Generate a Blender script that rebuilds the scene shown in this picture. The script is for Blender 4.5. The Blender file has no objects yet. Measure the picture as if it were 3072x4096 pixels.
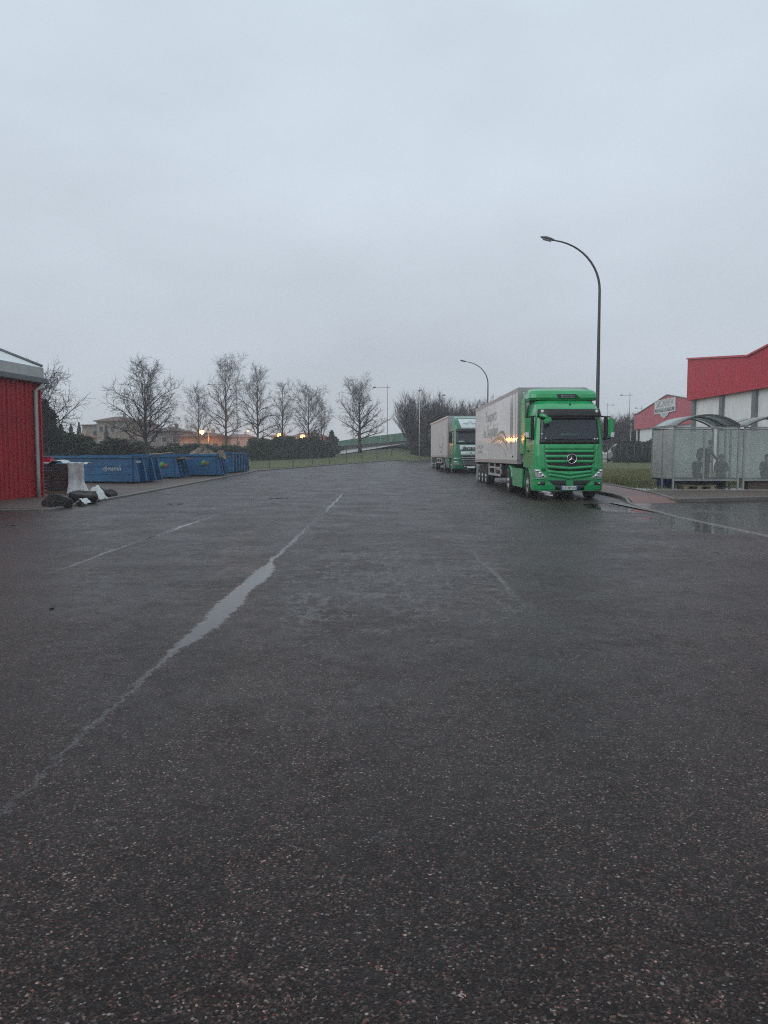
import bpy, bmesh, math, random
from mathutils import Vector, Matrix
R = math.radians
sc = bpy.context.scene
col = sc.collection
random.seed(7)

# ---------------------------------------------------------------- camera
cam_d = bpy.data.cameras.new('camera'); cam = bpy.data.objects.new('camera', cam_d); col.objects.link(cam)
cam_d.sensor_fit = 'HORIZONTAL'; cam_d.sensor_width = 36.0; cam_d.lens = 36.0*3150/3072
cam.location = (0, 0, 1.47); cam.rotation_euler = (R(90-4.05), 0, 0)
cam_d.clip_start = 0.05; cam_d.clip_end = 4000
sc.camera = cam
# ---------------------------------------------------------------- world: overcast evening sky
w = bpy.data.worlds.new("World"); sc.world = w; w.use_nodes = True
nt = w.node_tree; nt.nodes.clear()
SUN_EL, SUN_ROT = 36, 235
def wn(t, **k):
    n = nt.nodes.new(t)
    for a, b in k.items(): setattr(n, a, b)
    return n
sky = wn('ShaderNodeTexSky', sky_type='NISHITA', sun_disc=False, sun_elevation=R(SUN_EL), sun_rotation=R(SUN_ROT))
tc = wn('ShaderNodeTexCoord'); sp = wn('ShaderNodeSeparateXYZ')
nt.links.new(tc.outputs['Generated'], sp.inputs[0])
ramp = wn('ShaderNodeValToRGB')                       # cloud layer: darker and greyer low down
e = ramp.color_ramp.elements
e[0].position = 0.0; e[0].color = (0.53, 0.575, 0.635, 1)
e[1].position = 1.0; e[1].color = (0.66, 0.76, 0.86, 1)
for p, c in ((0.06, (0.545, 0.60, 0.665, 1)), (0.16, (0.585, 0.65, 0.73, 1)), (0.32, (0.655, 0.74, 0.83, 1)), (0.5, (0.655, 0.755, 0.85, 1))):
    q = e.new(p); q.color = c
nt.links.new(sp.outputs['Z'], ramp.inputs[0])
mp = wn('ShaderNodeMapping'); mp.inputs['Scale'].default_value = (1.6, 1.6, 3.6)
nt.links.new(tc.outputs['Generated'], mp.inputs[0])
no = wn('ShaderNodeTexNoise'); no.inputs['Scale'].default_value = 1.5; no.inputs['Detail'].default_value = 5; no.inputs['Roughness'].default_value = 0.5
nt.links.new(mp.outputs[0], no.inputs['Vector'])
mr = wn('ShaderNodeMapRange'); mr.inputs[1].default_value = 0.3; mr.inputs[2].default_value = 0.7; mr.inputs[3].default_value = 0.90; mr.inputs[4].default_value = 1.07
nt.links.new(no.outputs['Fac'], mr.inputs[0])
mul = wn('ShaderNodeVectorMath', operation='SCALE')
nt.links.new(ramp.outputs[0], mul.inputs[0]); nt.links.new(mr.outputs[0], mul.inputs['Scale'])
bg1 = wn('ShaderNodeBackground'); bg1.inputs[1].default_value = 1.0; nt.links.new(mul.outputs[0], bg1.inputs[0])
bg2 = wn('ShaderNodeBackground'); bg2.inputs[1].default_value = 0.05; nt.links.new(sky.outputs[0], bg2.inputs[0])
mx = wn('ShaderNodeMixShader'); mx.inputs[0].default_value = 0.06
nt.links.new(bg1.outputs[0], mx.inputs[1]); nt.links.new(bg2.outputs[0], mx.inputs[2])
wo = wn('ShaderNodeOutputWorld'); nt.links.new(mx.outputs[0], wo.inputs[0])
# ---------------------------------------------------------------- sun (behind cloud)
sd = bpy.data.lights.new('sun', 'SUN'); sd.energy = 1.2; sd.angle = R(60); sd.color = (1, 0.97, 0.93)
sun = bpy.data.objects.new('sun', sd); col.objects.link(sun)
a_, e_ = R(SUN_ROT), R(SUN_EL)
sv = Vector((math.sin(a_)*math.cos(e_), math.cos(a_)*math.cos(e_), math.sin(e_)))
sun.rotation_euler = sv.to_track_quat('Z', 'Y').to_euler()
sc.view_settings.view_transform = 'Standard'; sc.view_settings.look = 'None'
sc.view_settings.exposure = 0.0; sc.view_settings.gamma = 1.0
sc.render.engine = 'CYCLES'
sc.cycles.use_denoising = False; sc.cycles.filter_width = 1.1
sc.cycles.max_bounces = 6; sc.cycles.transparent_max_bounces = 16; sc.cycles.volume_bounces = 2
sc.cycles.sample_clamp_indirect = 3.0

# ================================================================ helpers
class T:
    """small node-tree writer"""
    def __init__(s, m): s.t = m.node_tree; s.n = s.t.nodes; s.l = s.t.links
    def node(s, t, **k):
        n = s.n.new(t)
        for a, b in k.items(): setattr(n, a, b)
        return n
    def put(s, sock, v):
        if isinstance(v, bpy.types.NodeSocket): s.l.new(v, sock)
        else: sock.default_value = v
    def m(s, op, a, b=0.0, c=None, clamp=False):
        n = s.node('ShaderNodeMath', operation=op, use_clamp=clamp)
        s.put(n.inputs[0], a); s.put(n.inputs[1], b)
        if c is not None: s.put(n.inputs[2], c)
        return n.outputs[0]
    def smooth(s, v, a, b, lo=0.0, hi=1.0):
        n = s.node('ShaderNodeMapRange', interpolation_type='SMOOTHSTEP')
        s.put(n.inputs[0], v)
        if a > b: a, b, lo, hi = b, a, hi, lo
        n.inputs[1].default_value = a; n.inputs[2].default_value = b; n.inputs[3].default_value = lo; n.inputs[4].default_value = hi
        return n.outputs[0]
    def pos(s):
        g = s.node('ShaderNodeNewGeometry'); return g.outputs['Position']
    def obj(s):
        return s.node('ShaderNodeTexCoord').outputs['Object']
    def xyz(s, v):
        n = s.node('ShaderNodeSeparateXYZ'); s.l.new(v, n.inputs[0]); return n.outputs
    def scale(s, v, sx, sy, sz):
        n = s.node('ShaderNodeMapping'); n.inputs['Scale'].default_value = (sx, sy, sz); s.l.new(v, n.inputs[0]); return n.outputs[0]
    def noise(s, v, scale, detail=3, rough=0.5, out='Fac', dist=0.0):
        n = s.node('ShaderNodeTexNoise'); s.l.new(v, n.inputs['Vector'])
        n.inputs['Scale'].default_value = scale; n.inputs['Detail'].default_value = detail; n.inputs['Roughness'].default_value = rough
        n.inputs['Distortion'].default_value = dist
        return n.outputs[out]
    def vor(s, v, scale, out='Color', feature='F1'):
        n = s.node('ShaderNodeTexVoronoi', feature=feature); s.l.new(v, n.inputs['Vector']); n.inputs['Scale'].default_value = scale
        return n.outputs[out]
    def mix(s, f, a, b, mode='MIX'):
        n = s.node('ShaderNodeMix', data_type='RGBA', blend_type=mode)
        s.put(n.inputs['Factor'], f); s.put(n.inputs[6], a); s.put(n.inputs[7], b); return n.outputs[2]
    def ramp(s, f, stops, interp='LINEAR'):
        n = s.node('ShaderNodeValToRGB'); s.l.new(f, n.inputs[0]); e = n.color_ramp.elements; n.color_ramp.interpolation = interp
        for i, (p, c) in enumerate(stops):
            if not isinstance(c, (tuple, list)): c = (c, c, c)
            if i < 2: q = e[i]; q.position = p
            else: q = e.new(p)
            q.color = (*c, 1)
        return n.outputs[0]
    def bump(s, h, strength, dist=0.01):
        n = s.node('ShaderNodeBump'); s.l.new(h, n.inputs['Height']); n.inputs['Distance'].default_value = dist
        s.put(n.inputs['Strength'], strength)
        return n.outputs[0]

def newmat(name):
    m = bpy.data.materials.new(name); m.use_nodes = True
    return m, T(m), m.node_tree.nodes['Principled BSDF']

MATS = {}
def mat(name, c, rough=0.5, metal=0.0, var=0.12, vs=3.0, dirt=0.0, bump=0.0, bs=30.0, coat=0.0, streak=False):
    """plain painted / plastic / metal surface with uneven tone, dirt and roughness"""
    if name in MATS: return MATS[name]
    m, t, b = newmat(name)
    p = t.obj()
    n1 = t.noise(p, vs, 5, 0.6)
    c0 = tuple(x*(1-var) for x in c); c1 = tuple(min(1, x*(1+var)) for x in c)
    cc = t.ramp(n1, [(0.3, c0), (0.7, c1)])
    if dirt:
        pv = t.scale(p, 6, 6, 0.8) if streak else p
        d = t.smooth(t.noise(pv, vs*1.7, 6, 0.65), 0.48, 0.75)
        cc = t.mix(t.m('MULTIPLY', d, dirt), cc, (0.06, 0.052, 0.045, 1))
    t.put(b.inputs['Base Color'], cc)
    b.inputs['Metallic'].default_value = metal
    t.put(b.inputs['Roughness'], t.smooth(t.noise(p, vs*4, 4), 0.3, 0.7, max(0.02, rough*0.8), min(1, rough*1.2)))
    if coat: b.inputs['Coat Weight'].default_value = coat; b.inputs['Coat Roughness'].default_value = 0.08
    if bump: t.put(b.inputs['Normal'], t.bump(t.noise(p, bs, 4), 0.6, bump))
    MATS[name] = m
    return m

class MB:
    """collects shapes into one mesh"""
    def __init__(s): s.v = []; s.f = []; s.mi = []; s.cur = 0; s.sm = []
    def add(s, vs, fs, smooth=False):
        o = len(s.v); s.v += [tuple(v) for v in vs]
        for f in fs: s.f.append(tuple(i+o for i in f)); s.mi.append(s.cur); s.sm.append(smooth)
        return s
    def box(s, x0, x1, y0, y1, z0, z1):
        return s.add([(x0,y0,z0),(x1,y0,z0),(x1,y1,z0),(x0,y1,z0),(x0,y0,z1),(x1,y0,z1),(x1,y1,z1),(x0,y1,z1)],
                     [(0,3,2,1),(4,5,6,7),(0,1,5,4),(1,2,6,5),(2,3,7,6),(3,0,4,7)])
    def cbox(s, c, d, rz=0, rx=0, ry=0):
        m = Matrix.Translation(c) @ Matrix.Rotation(rz,4,'Z') @ Matrix.Rotation(rx,4,'X') @ Matrix.Rotation(ry,4,'Y')
        vs = [m @ Vector((sx*d[0]/2, sy*d[1]/2, sz*d[2]/2)) for sz in (-1,1) for sx, sy in ((-1,-1),(1,-1),(1,1),(-1,1))]
        return s.add(vs, [(0,3,2,1),(4,5,6,7),(0,1,5,4),(1,2,6,5),(2,3,7,6),(3,0,4,7)])
    def tube(s, pts, rs, k=8, cap=True, smooth=True):
        pts = [Vector(p) for p in pts]
        if not isinstance(rs, (list, tuple)): rs = [rs]*len(pts)
        vs = []; fs = []
        u = None
        for i, p in enumerate(pts):
            d = (pts[min(i+1, len(pts)-1)] - pts[max(i-1, 0)])
            if d.length < 1e-9: d = Vector((0,0,1))
            d.normalize()
            if u is None:
                u = d.orthogonal().normalized()
            else:
                u = (u - d*u.dot(d))
                u = u.normalized() if u.length > 1e-6 else d.orthogonal().normalized()
            v = d.cross(u)
            for j in range(k):
                a = 2*math.pi*j/k
                vs.append(p + (u*math.cos(a) + v*math.sin(a))*rs[i])
        for i in range(len(pts)-1):
            for j in range(k):
                fs.append((i*k+j, i*k+(j+1)%k, (i+1)*k+(j+1)%k, (i+1)*k+j))
        if cap:
            fs.append(tuple(reversed(range(k)))); fs.append(tuple((len(pts)-1)*k+j for j in range(k)))
        return s.add(vs, fs, smooth)
    def lathe(s, prof, c=(0,0,0), axis='Z', k=24, smooth=True):
        vs = []; fs = []; n = len(prof)
        for j in range(k):
            a = 2*math.pi*j/k; ca, sa = math.cos(a), math.sin(a)
            for r, h in prof:
                if axis == 'Z': p = (r*ca, r*sa, h)
                elif axis == 'X': p = (h, r*ca, r*sa)
                else: p = (r*ca, h, r*sa)
                vs.append((p[0]+c[0], p[1]+c[1], p[2]+c[2]))
        for j in range(k):
            for i in range(n-1):
                fs.append((j*n+i, ((j+1)%k)*n+i, ((j+1)%k)*n+i+1, j*n+i+1))
        return s.add(vs, fs, smooth)
    def prism(s, poly, h0, h1, plane='XY'):
        """extrude a polygon; plane XY -> along z, XZ -> along y, YZ -> along x"""
        n = len(poly)
        def P(a, b, h): return {'XY': (a,b,h), 'XZ': (a,h,b), 'YZ': (h,a,b)}[plane]
        vs = [P(a,b,h0) for a,b in poly] + [P(a,b,h1) for a,b in poly]
        fs = [tuple(reversed(range(n))), tuple(range(n,2*n))] + [(i,(i+1)%n,n+(i+1)%n,n+i) for i in range(n)]
        return s.add(vs, fs)
    def grid(s, fn, nu, nv, smooth=True):
        vs = [fn(i/nu, j/nv) for j in range(nv+1) for i in range(nu+1)]
        fs = [(j*(nu+1)+i, j*(nu+1)+i+1, (j+1)*(nu+1)+i+1, (j+1)*(nu+1)+i) for j in range(nv) for i in range(nu)]
        return s.add(vs, fs, smooth)
    def slab(s, fn, nu, nv, th, smooth=True):
        """closed thin panel: fn(u,v,off)"""
        a = [fn(i/nu, j/nv, 0) for j in range(nv+1) for i in range(nu+1)]
        b = [fn(i/nu, j/nv, -th) for j in range(nv+1) for i in range(nu+1)]
        N = len(a); W = nu+1; fs = []
        for j in range(nv):
            for i in range(nu):
                q = (j*W+i, j*W+i+1, (j+1)*W+i+1, (j+1)*W+i)
                fs.append(q); fs.append(tuple(x+N for x in reversed(q)))
        ed = [i for i in range(W)] + [j*W+nu for j in range(1, nv+1)] + [nv*W+i for i in range(nu-1, -1, -1)] + [j*W for j in range(nv-1, 0, -1)]
        for k in range(len(ed)):
            p, q = ed[k], ed[(k+1) % len(ed)]
            fs.append((p, p+N, q+N, q))
        return s.add(a+b, fs, smooth)
    def build(s, name, mats, parent=None, loc=None, bevel=0.0, fixn=True):
        me = bpy.data.meshes.new(name); me.from_pydata(s.v, [], s.f)
        if not isinstance(mats, (list, tuple)): mats = [mats]
        for m in mats: me.materials.append(m)
        me.polygons.foreach_set('material_index', s.mi); me.polygons.foreach_set('use_smooth', s.sm)
        me.update()
        if fixn and len(s.f) < 20000:
            bm = bmesh.new(); bm.from_mesh(me); bmesh.ops.recalc_face_normals(bm, faces=bm.faces)
            if bevel:
                bmesh.ops.bevel(bm, geom=[e for e in bm.edges if len(e.link_faces) == 2 and e.calc_face_angle(0) > 0.5], offset=bevel, segments=2, affect='EDGES', clamp_overlap=True)
            bm.to_mesh(me); bm.free()
        o = bpy.data.objects.new(name, me); col.objects.link(o)
        if parent: o.parent = parent
        if loc: o.location = loc
        return o

def tag(o, label=None, cat=None, group=None, kind=None):
    if label: o['label'] = label
    if cat: o['category'] = cat
    if group: o['group'] = group
    if kind: o['kind'] = kind
    return o
def empty(name, loc, rz=0.0, label=None, cat=None, group=None):
    o = bpy.data.objects.new(name, None); col.objects.link(o); o.location = loc; o.rotation_euler = (0,0,rz)
    return tag(o, label, cat, group)
def children(o): return [c for c in bpy.data.objects if c.parent == o]
def copy_tree(o, parent=None):
    c = o.copy(); col.objects.link(c); c.parent = parent
    for ch in children(o): copy_tree(ch, c)
    return c
def text_mesh(txt, size, depth=0.004, shear=0.0, bold=0.0, sx=1.0, align='CENTER'):
    cu = bpy.data.curves.new('lettering', 'FONT'); cu.body = txt; cu.size = size; cu.extrude = depth; cu.shear = shear; cu.offset = bold
    cu.align_x = align; cu.align_y = 'CENTER'
    o = bpy.data.objects.new('tmp', cu); col.objects.link(o)
    bpy.context.view_layer.update()
    me = bpy.data.meshes.new_from_object(o.evaluated_get(bpy.context.evaluated_depsgraph_get()))
    bpy.data.objects.remove(o); bpy.data.curves.remove(cu)
    if sx != 1.0:
        for v in me.vertices: v.co.x *= sx
    return me
def put_text(name, txt, size, material, parent, loc, rot, **k):
    me = text_mesh(txt, size, **k); me.materials.clear(); me.materials.append(material)
    o = bpy.data.objects.new(name, me); col.objects.link(o); o.parent = parent; o.location = loc; o.rotation_euler = rot
    return o
def base(y):
    return 0.0 if y < 28 else 0.012*(min(y, 110)-28)
def lerp(a, b, t): return a + (b-a)*t
def table(tb, x):
    if x <= tb[0][0]: return tb[0][1]
    for (a, p), (b, q) in zip(tb, tb[1:]):
        if x <= b: return p + (q-p)*(x-a)/(b-a)
    return tb[-1][1]
BANK = [(-40,0.0),(-14,.5),(-7,.75),(-3.5,1.45),(2,2.35),(10,2.5),(24,1.2),(40,0.2)]
def ground_z(x, y):
    y0 = 99 + min(max(x, 0), 8)*1.7
    k = min(max((y-y0)/24, 0), 1)
    return base(y) - 0.05 + table(BANK, x)*k

# ================================================================ materials: setting
def asphalt(name, extra_wet=0.0, puddles=True):
    m, t, b = newmat(name)
    p = t.pos(); X, Y, Z = t.xyz(p)
    cells = t.vor(p, 135, 'Color'); cd = t.vor(p, 135, 'Distance')
    r, g, bl = t.xyz(cells)
    cells2 = t.vor(p, 62, 'Color'); cd2 = t.vor(p, 62, 'Distance'); r2, g2, b2 = t.xyz(cells2)
    stone = t.ramp(r, [(0.0, (0.003,0.0022,0.0022)), (0.35, (0.011,0.0085,0.008)), (0.70, (0.028,0.021,0.019)), (0.90, (0.065,0.050,0.044)), (0.985, (0.15,0.125,0.11)), (1.0, (0.36,0.33,0.31))])
    tint = t.ramp(g, [(0.0, (1.5,0.75,0.65)), (0.15, (1.2,0.92,0.85)), (0.45, (1,0.98,1.0)), (0.8, (0.85,1.0,0.98)), (1.0, (0.78,0.95,1.2))])
    c = t.mix(1.0, stone, tint, 'MULTIPLY')
    # sparse larger pale chips, each a small grain inside its cell
    chip = t.m('MULTIPLY', t.m('GREATER_THAN', r2, 0.90), t.m('LESS_THAN', cd2, t.m('MULTIPLY_ADD', g2, 0.30, 0.08)))
    chipc = t.ramp(b2, [(0.0, (0.07,0.030,0.024)), (0.3, (0.07,0.055,0.045)), (0.7, (0.12,0.105,0.095)), (0.97, (0.28,0.27,0.27))])
    c = t.mix(t.m('MULTIPLY', chip, 0.85), c, chipc)
    big = t.noise(p, 0.35, 5, 0.6)
    c = t.mix(1.0, c, t.ramp(big, [(0.3, (0.60,0.57,0.58)), (0.7, (0.98,0.91,0.89))]), 'MULTIPLY')
    midn = t.noise(p, 16, 5, 0.75)
    c = t.mix(1.0, c, t.ramp(midn, [(0.35, (0.62,0.60,0.60)), (0.65, (1.5,1.42,1.38))]), 'MULTIPLY')
    lanes = t.noise(t.scale(p, 1.0, 0.05, 1), 2.2, 4, 0.55)
    c = t.mix(1.0, c, t.ramp(lanes, [(0.35, (0.80,0.80,0.80)), (0.65, (1.2,1.18,1.16))]), 'MULTIPLY')
    patchn = t.smooth(t.noise(t.scale(p, 1.0, 0.4, 1), 0.55, 6, 0.7, dist=0.6), 0.52, 0.60)
    c = t.mix(t.m('MULTIPLY', patchn, 0.18), c, (0.008,0.0075,0.008,1))
    # wetness field
    wob = t.noise(t.scale(p, 1, 0.6, 1), 1.3, 4, 0.6); wob2 = t.noise(p, 9, 4, 0.65)
    wob3 = t.noise(p, 34, 4, 0.7)
    wobc0 = t.m('ADD', t.m('MULTIPLY', t.m('SUBTRACT', wob, 0.5), 0.22), t.m('MULTIPLY', t.m('SUBTRACT', wob2, 0.5), 0.16))
    wobc = t.m('ADD', wobc0, t.m('MULTIPLY', t.m('SUBTRACT', wob3, 0.5), 0.14))
    def line(x0, tabl, edge, strength=1.0, right=1.0):
        yy = t.smooth(Y, 0, 50) ; yn = t.m('DIVIDE', Y, 50.0, clamp=True)
        rr = t.ramp(yn, [(a/50, v) for a, v in tabl])
        wv = t.xyz(rr)[0]
        dx = t.m('SUBTRACT', t.m('ADD', X, wobc), x0)
        dd = t.m('ABSOLUTE', dx)
        pos_side = t.m('GREATER_THAN', dx, 0.0)
        weff = t.m('MULTIPLY', wv, t.m('ADD', t.m('MULTIPLY', pos_side, right-0.3), 0.3))
        n = t.node('ShaderNodeMapRange'); t.put(n.inputs[0], t.m('SUBTRACT', weff, dd)); n.inputs[1].default_value = -edge; n.inputs[2].default_value = edge
        n.clamp = True
        return t.m('MULTIPLY', n.outputs[0], strength)
    wet = None
    def addw(v):
        nonlocal wet
        wet = v if wet is None else t.m('MAXIMUM', wet, v)
    grain = t.m('ADD', t.m('MULTIPLY', cd, 0.5), t.m('MULTIPLY', wob2, 0.5))
    if puddles:
        addw(line(-1.60, [(0,0.012),(3,.020),(5.4,0.026),(5.9,0.05),(6.5,0.15),(7.6,0.19),(9.0,0.17),(9.9,0.22),(10.4,0.14),(10.9,0.05),(18,.07),(27,.05),(32,0.0)], 0.030, 1.0, 0.95))
        addw(line(-4.25, [(0,0.0),(8,0.03),(13,0.05),(15,0.11),(18.5,0.10),(20,0.03),(30,0.02)], 0.05, 0.85))
        addw(line(1.35, [(0,0.0),(7,0.05),(9,0.12),(13,0.07),(22,0.06),(25,0.0)], 0.10, 0.62))
        # scattered small films between the joints
        def blob(cx, cy, rx, ry, thr, soft=0.06, sc_=5.0, amt=1.0, st=(1,0.5,1)):
            dx = t.m('DIVIDE', t.m('SUBTRACT', X, cx), rx); dy = t.m('DIVIDE', t.m('SUBTRACT', Y, cy), ry)
            d2 = t.m('SQRT', t.m('ADD', t.m('MULTIPLY', dx, dx), t.m('MULTIPLY', dy, dy)))
            f = t.smooth(d2, 1.0, 0.25)
            nn = t.noise(t.scale(p, *st), sc_, 6, 0.68)
            return t.m('MULTIPLY', t.smooth(t.m('ADD', nn, t.m('MULTIPLY', t.m('SUBTRACT', f, 1.0), 0.5)), thr-soft, thr+soft), amt)
        addw(blob(0.1, 10.5, 2.6, 6.5, 0.545, 0.04, 4.6, 0.50))
        addw(blob(0.3, 9.0, 2.6, 5.0, 0.50, 0.05, 9, 0.50))
        def veins(cx, cy, rx, ry, sc_, wid, amt):
            dx = t.m('DIVIDE', t.m('SUBTRACT', X, cx), rx); dy = t.m('DIVIDE', t.m('SUBTRACT', Y, cy), ry)
            f = t.smooth(t.m('ADD', t.m('MULTIPLY', dx, dx), t.m('MULTIPLY', dy, dy)), 1.0, 0.3)
            n1 = t.noise(t.scale(p, 1, .8, 1), sc_, 6, 0.7)
            rg = t.smooth(t.m('ABSOLUTE', t.m('SUBTRACT', n1, 0.5)), wid, wid*.3)
            brk = t.smooth(t.noise(p, sc_*.45, 3, .6), 0.47, 0.58)
            return t.m('MULTIPLY', t.m('MULTIPLY', rg, brk), t.m('MULTIPLY', f, amt))
        addw(veins(0.2, 9.3, 2.3, 5.0, 4.2, 0.032, 0.62))
        addw(veins(-0.8, 4.3, 0.9, 2.6, 2.6, 0.014, 0.50))
        addw(veins(-4.5, 14, 3.5, 9, 2.0, 0.018, 0.50))
        addw(veins(3.2, 12, 2.4, 7, 2.4, 0.02, 0.46))
        addw(blob(-0.75, 7.6, 0.6, 2.4, 0.48, 0.07, 9, 0.55))
        addw(blob(0.6, 14.5, 3.0, 9, 0.545, 0.05, 2.2, 0.42, (1,.35,1)))
        addw(blob(-0.6, 4.4, 1.6, 2.4, 0.52, 0.03, 4, 0.42, (1.6,0.5,1)))
        addw(blob(-5.5, 19, 4, 9, 0.57, 0.04, 1.3, 0.45, (1,.5,1)))
        addw(blob(-3.0, 13, 4, 12, 0.57, 0.04, 2.1, 0.45, (1,.4,1)))
        addw(blob(6.9, 22.3, 1.3, 3.4, 0.36, 0.04, 1.6, 1.0))
        addw(blob(6.45, 22.6, 1.1, 2.6, 0.27, 0.05, 1.6, 1.0))
        addw(blob(6.6, 16.8, 1.6, 4.8, 0.41, 0.05, 1.2, 0.92))
        addw(blob(5.4, 12.2, 1.9, 2.2, 0.52, 0.06, 1.3, 0.75))
        addw(blob(6.5, 29.5, 0.9, 5.0, 0.44, 0.05, 1.6, 0.85))
        addw(blob(-10.8, 23.5, 2.4, 3.5, 0.47, 0.05, 1.3, 0.8))
        addw(blob(4.8, 60, 2.2, 20, 0.47, 0.06, 0.8, 0.7, (1,.4,1)))
        addw(blob(3.5, 92, 5, 14, 0.45, 0.06, 0.6, 0.8, (1,.4,1)))
        addw(blob(-2, 35, 8, 14, 0.60, 0.05, 0.7, 0.5, (1,.3,1)))
    if not puddles:
        addw(t.smooth(t.noise(p, 0.55, 5, 0.6), 0.40, 0.50, 0.35, 1.0))
    wet = t.m('MINIMUM', wet, 1.0)
    damp = t.smooth(t.noise(p, 0.8, 5, 0.65), 0.35, 0.68)
    wet_sharp = t.smooth(t.m('SUBTRACT', wet, t.m('MULTIPLY', t.m('ADD', cd, wob3), 0.25)), 0.12, 0.50)
    cdark = t.mix(t.m('MULTIPLY', wet_sharp, 0.4), c, (0.02, 0.021, 0.024, 1))
    # tar spots and scraps
    spot = t.m('MULTIPLY', t.m('GREATER_THAN', t.xyz(t.vor(p, 3.0, 'Color'))[0], 0.93), t.m('LESS_THAN', t.vor(p, 3.0, 'Distance'), 0.055))
    cdark = t.mix(t.m('MULTIPLY', spot, 0.8), cdark, (0.006,0.006,0.007,1))
    t.put(b.inputs['Base Color'], cdark)
    rb = t.m('SUBTRACT', t.m('ADD', 0.40, t.m('MULTIPLY', lanes, 0.10)), t.m('MULTIPLY', damp, 0.13+extra_wet))
    rough = t.m('ADD', t.m('MULTIPLY', rb, t.m('SUBTRACT', 1.0, wet_sharp)), t.m('MULTIPLY', wet_sharp, 0.07 if puddles else 0.19))
    mott = t.noise(p, 5.5, 6, 0.72)
    rough = t.m('ADD', rough, t.m('MULTIPLY', t.m('MULTIPLY', t.m('SUBTRACT', mott, 0.5), 0.55), t.m('SUBTRACT', 1.0, wet_sharp)))
    t.put(b.inputs['Roughness'], t.m('MAXIMUM', rough, 0.05))
    b.inputs['IOR'].default_value = 1.33; b.inputs['Specular IOR Level'].default_value = 0.40; b.inputs['Specular Tint'].default_value = (1,0.90,0.84,1)
    h = t.m('ADD', t.m('MULTIPLY', cd, -0.7), t.m('ADD', t.m('MULTIPLY', r, 0.5), t.m('MULTIPLY', t.noise(p, 22, 4, 0.7), 1.6)))
    dry = t.m('SUBTRACT', 1.0, wet_sharp)
    t.put(b.inputs['Normal'], t.bump(h, t.m('MULTIPLY', dry, 0.5), 0.006))
    return m
M_ASPH = asphalt('wet_asphalt')
M_LOT = asphalt('wet_asphalt_lot', 0.12, False)

def granular(name, stops, scale, bumpd=0.02, rough=0.85, big=0.4, bigamt=0.3, scale2=None):
    m, t, b = newmat(name); p = t.pos()
    n = t.noise(p, scale, 6, 0.75)
    c = t.ramp(n, stops)
    bn = t.noise(p, big, 4, 0.6)
    c = t.mix(1.0, c, t.ramp(bn, [(0.3, (1-bigamt,)*3), (0.7, (1+bigamt, 1+bigamt*0.9, 1+bigamt*0.6))]), 'MULTIPLY')
    t.put(b.inputs['Base Color'], c); b.inputs['Roughness'].default_value = rough
    t.put(b.inputs['Normal'], t.bump(n, 0.8, bumpd))
    return m
M_GRASS = granular('winter_grass', [(0.30, (0.024,0.036,0.010)), (0.48, (0.056,0.076,0.020)), (0.62, (0.11,0.11,0.038)), (0.78, (0.17,0.145,0.065))], 5.0, 0.08, 0.9, 0.16, 0.35)
M_EARTH = granular('wet_earth', [(0.3, (0.045,0.030,0.025)), (0.5, (0.085,0.060,0.050)), (0.7, (0.13,0.105,0.090)), (0.8,(0.2,0.18,0.16))], 14, 0.03, 0.6, 0.5, 0.3)
M_RED = granular('red_path', [(0.3, (0.10,0.035,0.028)), (0.5, (0.15,0.055,0.042)), (0.7, (0.20,0.085,0.065))], 40, 0.006, 0.5, 0.7, 0.2)
M_GRAVEL = granular('brown_gravel', [(0.3, (0.050,0.036,0.030)), (0.5, (0.10,0.075,0.062)), (0.7, (0.17,0.14,0.12))], 30, 0.02, 0.7, 0.6, 0.2)
M_CONC = granular('concrete', [(0.3, (0.085,0.08,0.075)), (0.5, (0.125,0.12,0.112)), (0.7, (0.18,0.172,0.16))], 12, 0.004, 0.55, 1.2, 0.25)
M_SLAB = granular('wet_slab', [(0.3, (0.24,0.24,0.23)), (0.5, (0.32,0.32,0.31)), (0.7, (0.40,0.40,0.385))], 9, 0.003, 0.25, 1.0, 0.2)
M_RAMP = granular('ramp_road', [(0.3, (0.16,0.16,0.17)), (0.7, (0.24,0.24,0.245))], 3, 0.002, 0.28, 0.3, 0.15)

# ================================================================ ground
def rows(a, b, step, extra=()):
    s = set([a, b]) | set(e for e in extra if a < e < b); y = a
    while y < b: s.add(round(y, 3)); y += step
    return sorted(s)
def terrain():
    ys = rows(-40, 24, 16) + [28] + rows(30, 160, 5, (99,110)) + [180, 220, 300]
    xs = [-220,-120,-80,-60] + [x for x in range(-50, 61, 4)] + [80,120,220]
    vs = [(x, y, ground_z(x, y) + (0.10*math.sin(x*0.31)*math.sin(y*0.23) if y > 118 else 0)) for y in ys for x in xs]
    W = len(xs); fs = [(j*W+i, j*W+i+1, (j+1)*W+i+1, (j+1)*W+i) for j in range(len(ys)-1) for i in range(W-1)]
    o = MB().add(vs, fs, True).build('ground', M_GRASS, fixn=False); tag(o, kind='structure')
terrain()
LEFT = [(-30,-14.5),(21.3,-14.5),(21.31,-9.10),(27,-9.3),(58,-9.3),(75,-5.5),(98,0.4),(112,7.6)]
RIGHT = [(-30,7.0),(24.6,7.0),(24.61,7.62),(26,7.95),(28.2,8.25),(112,8.25)]
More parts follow.
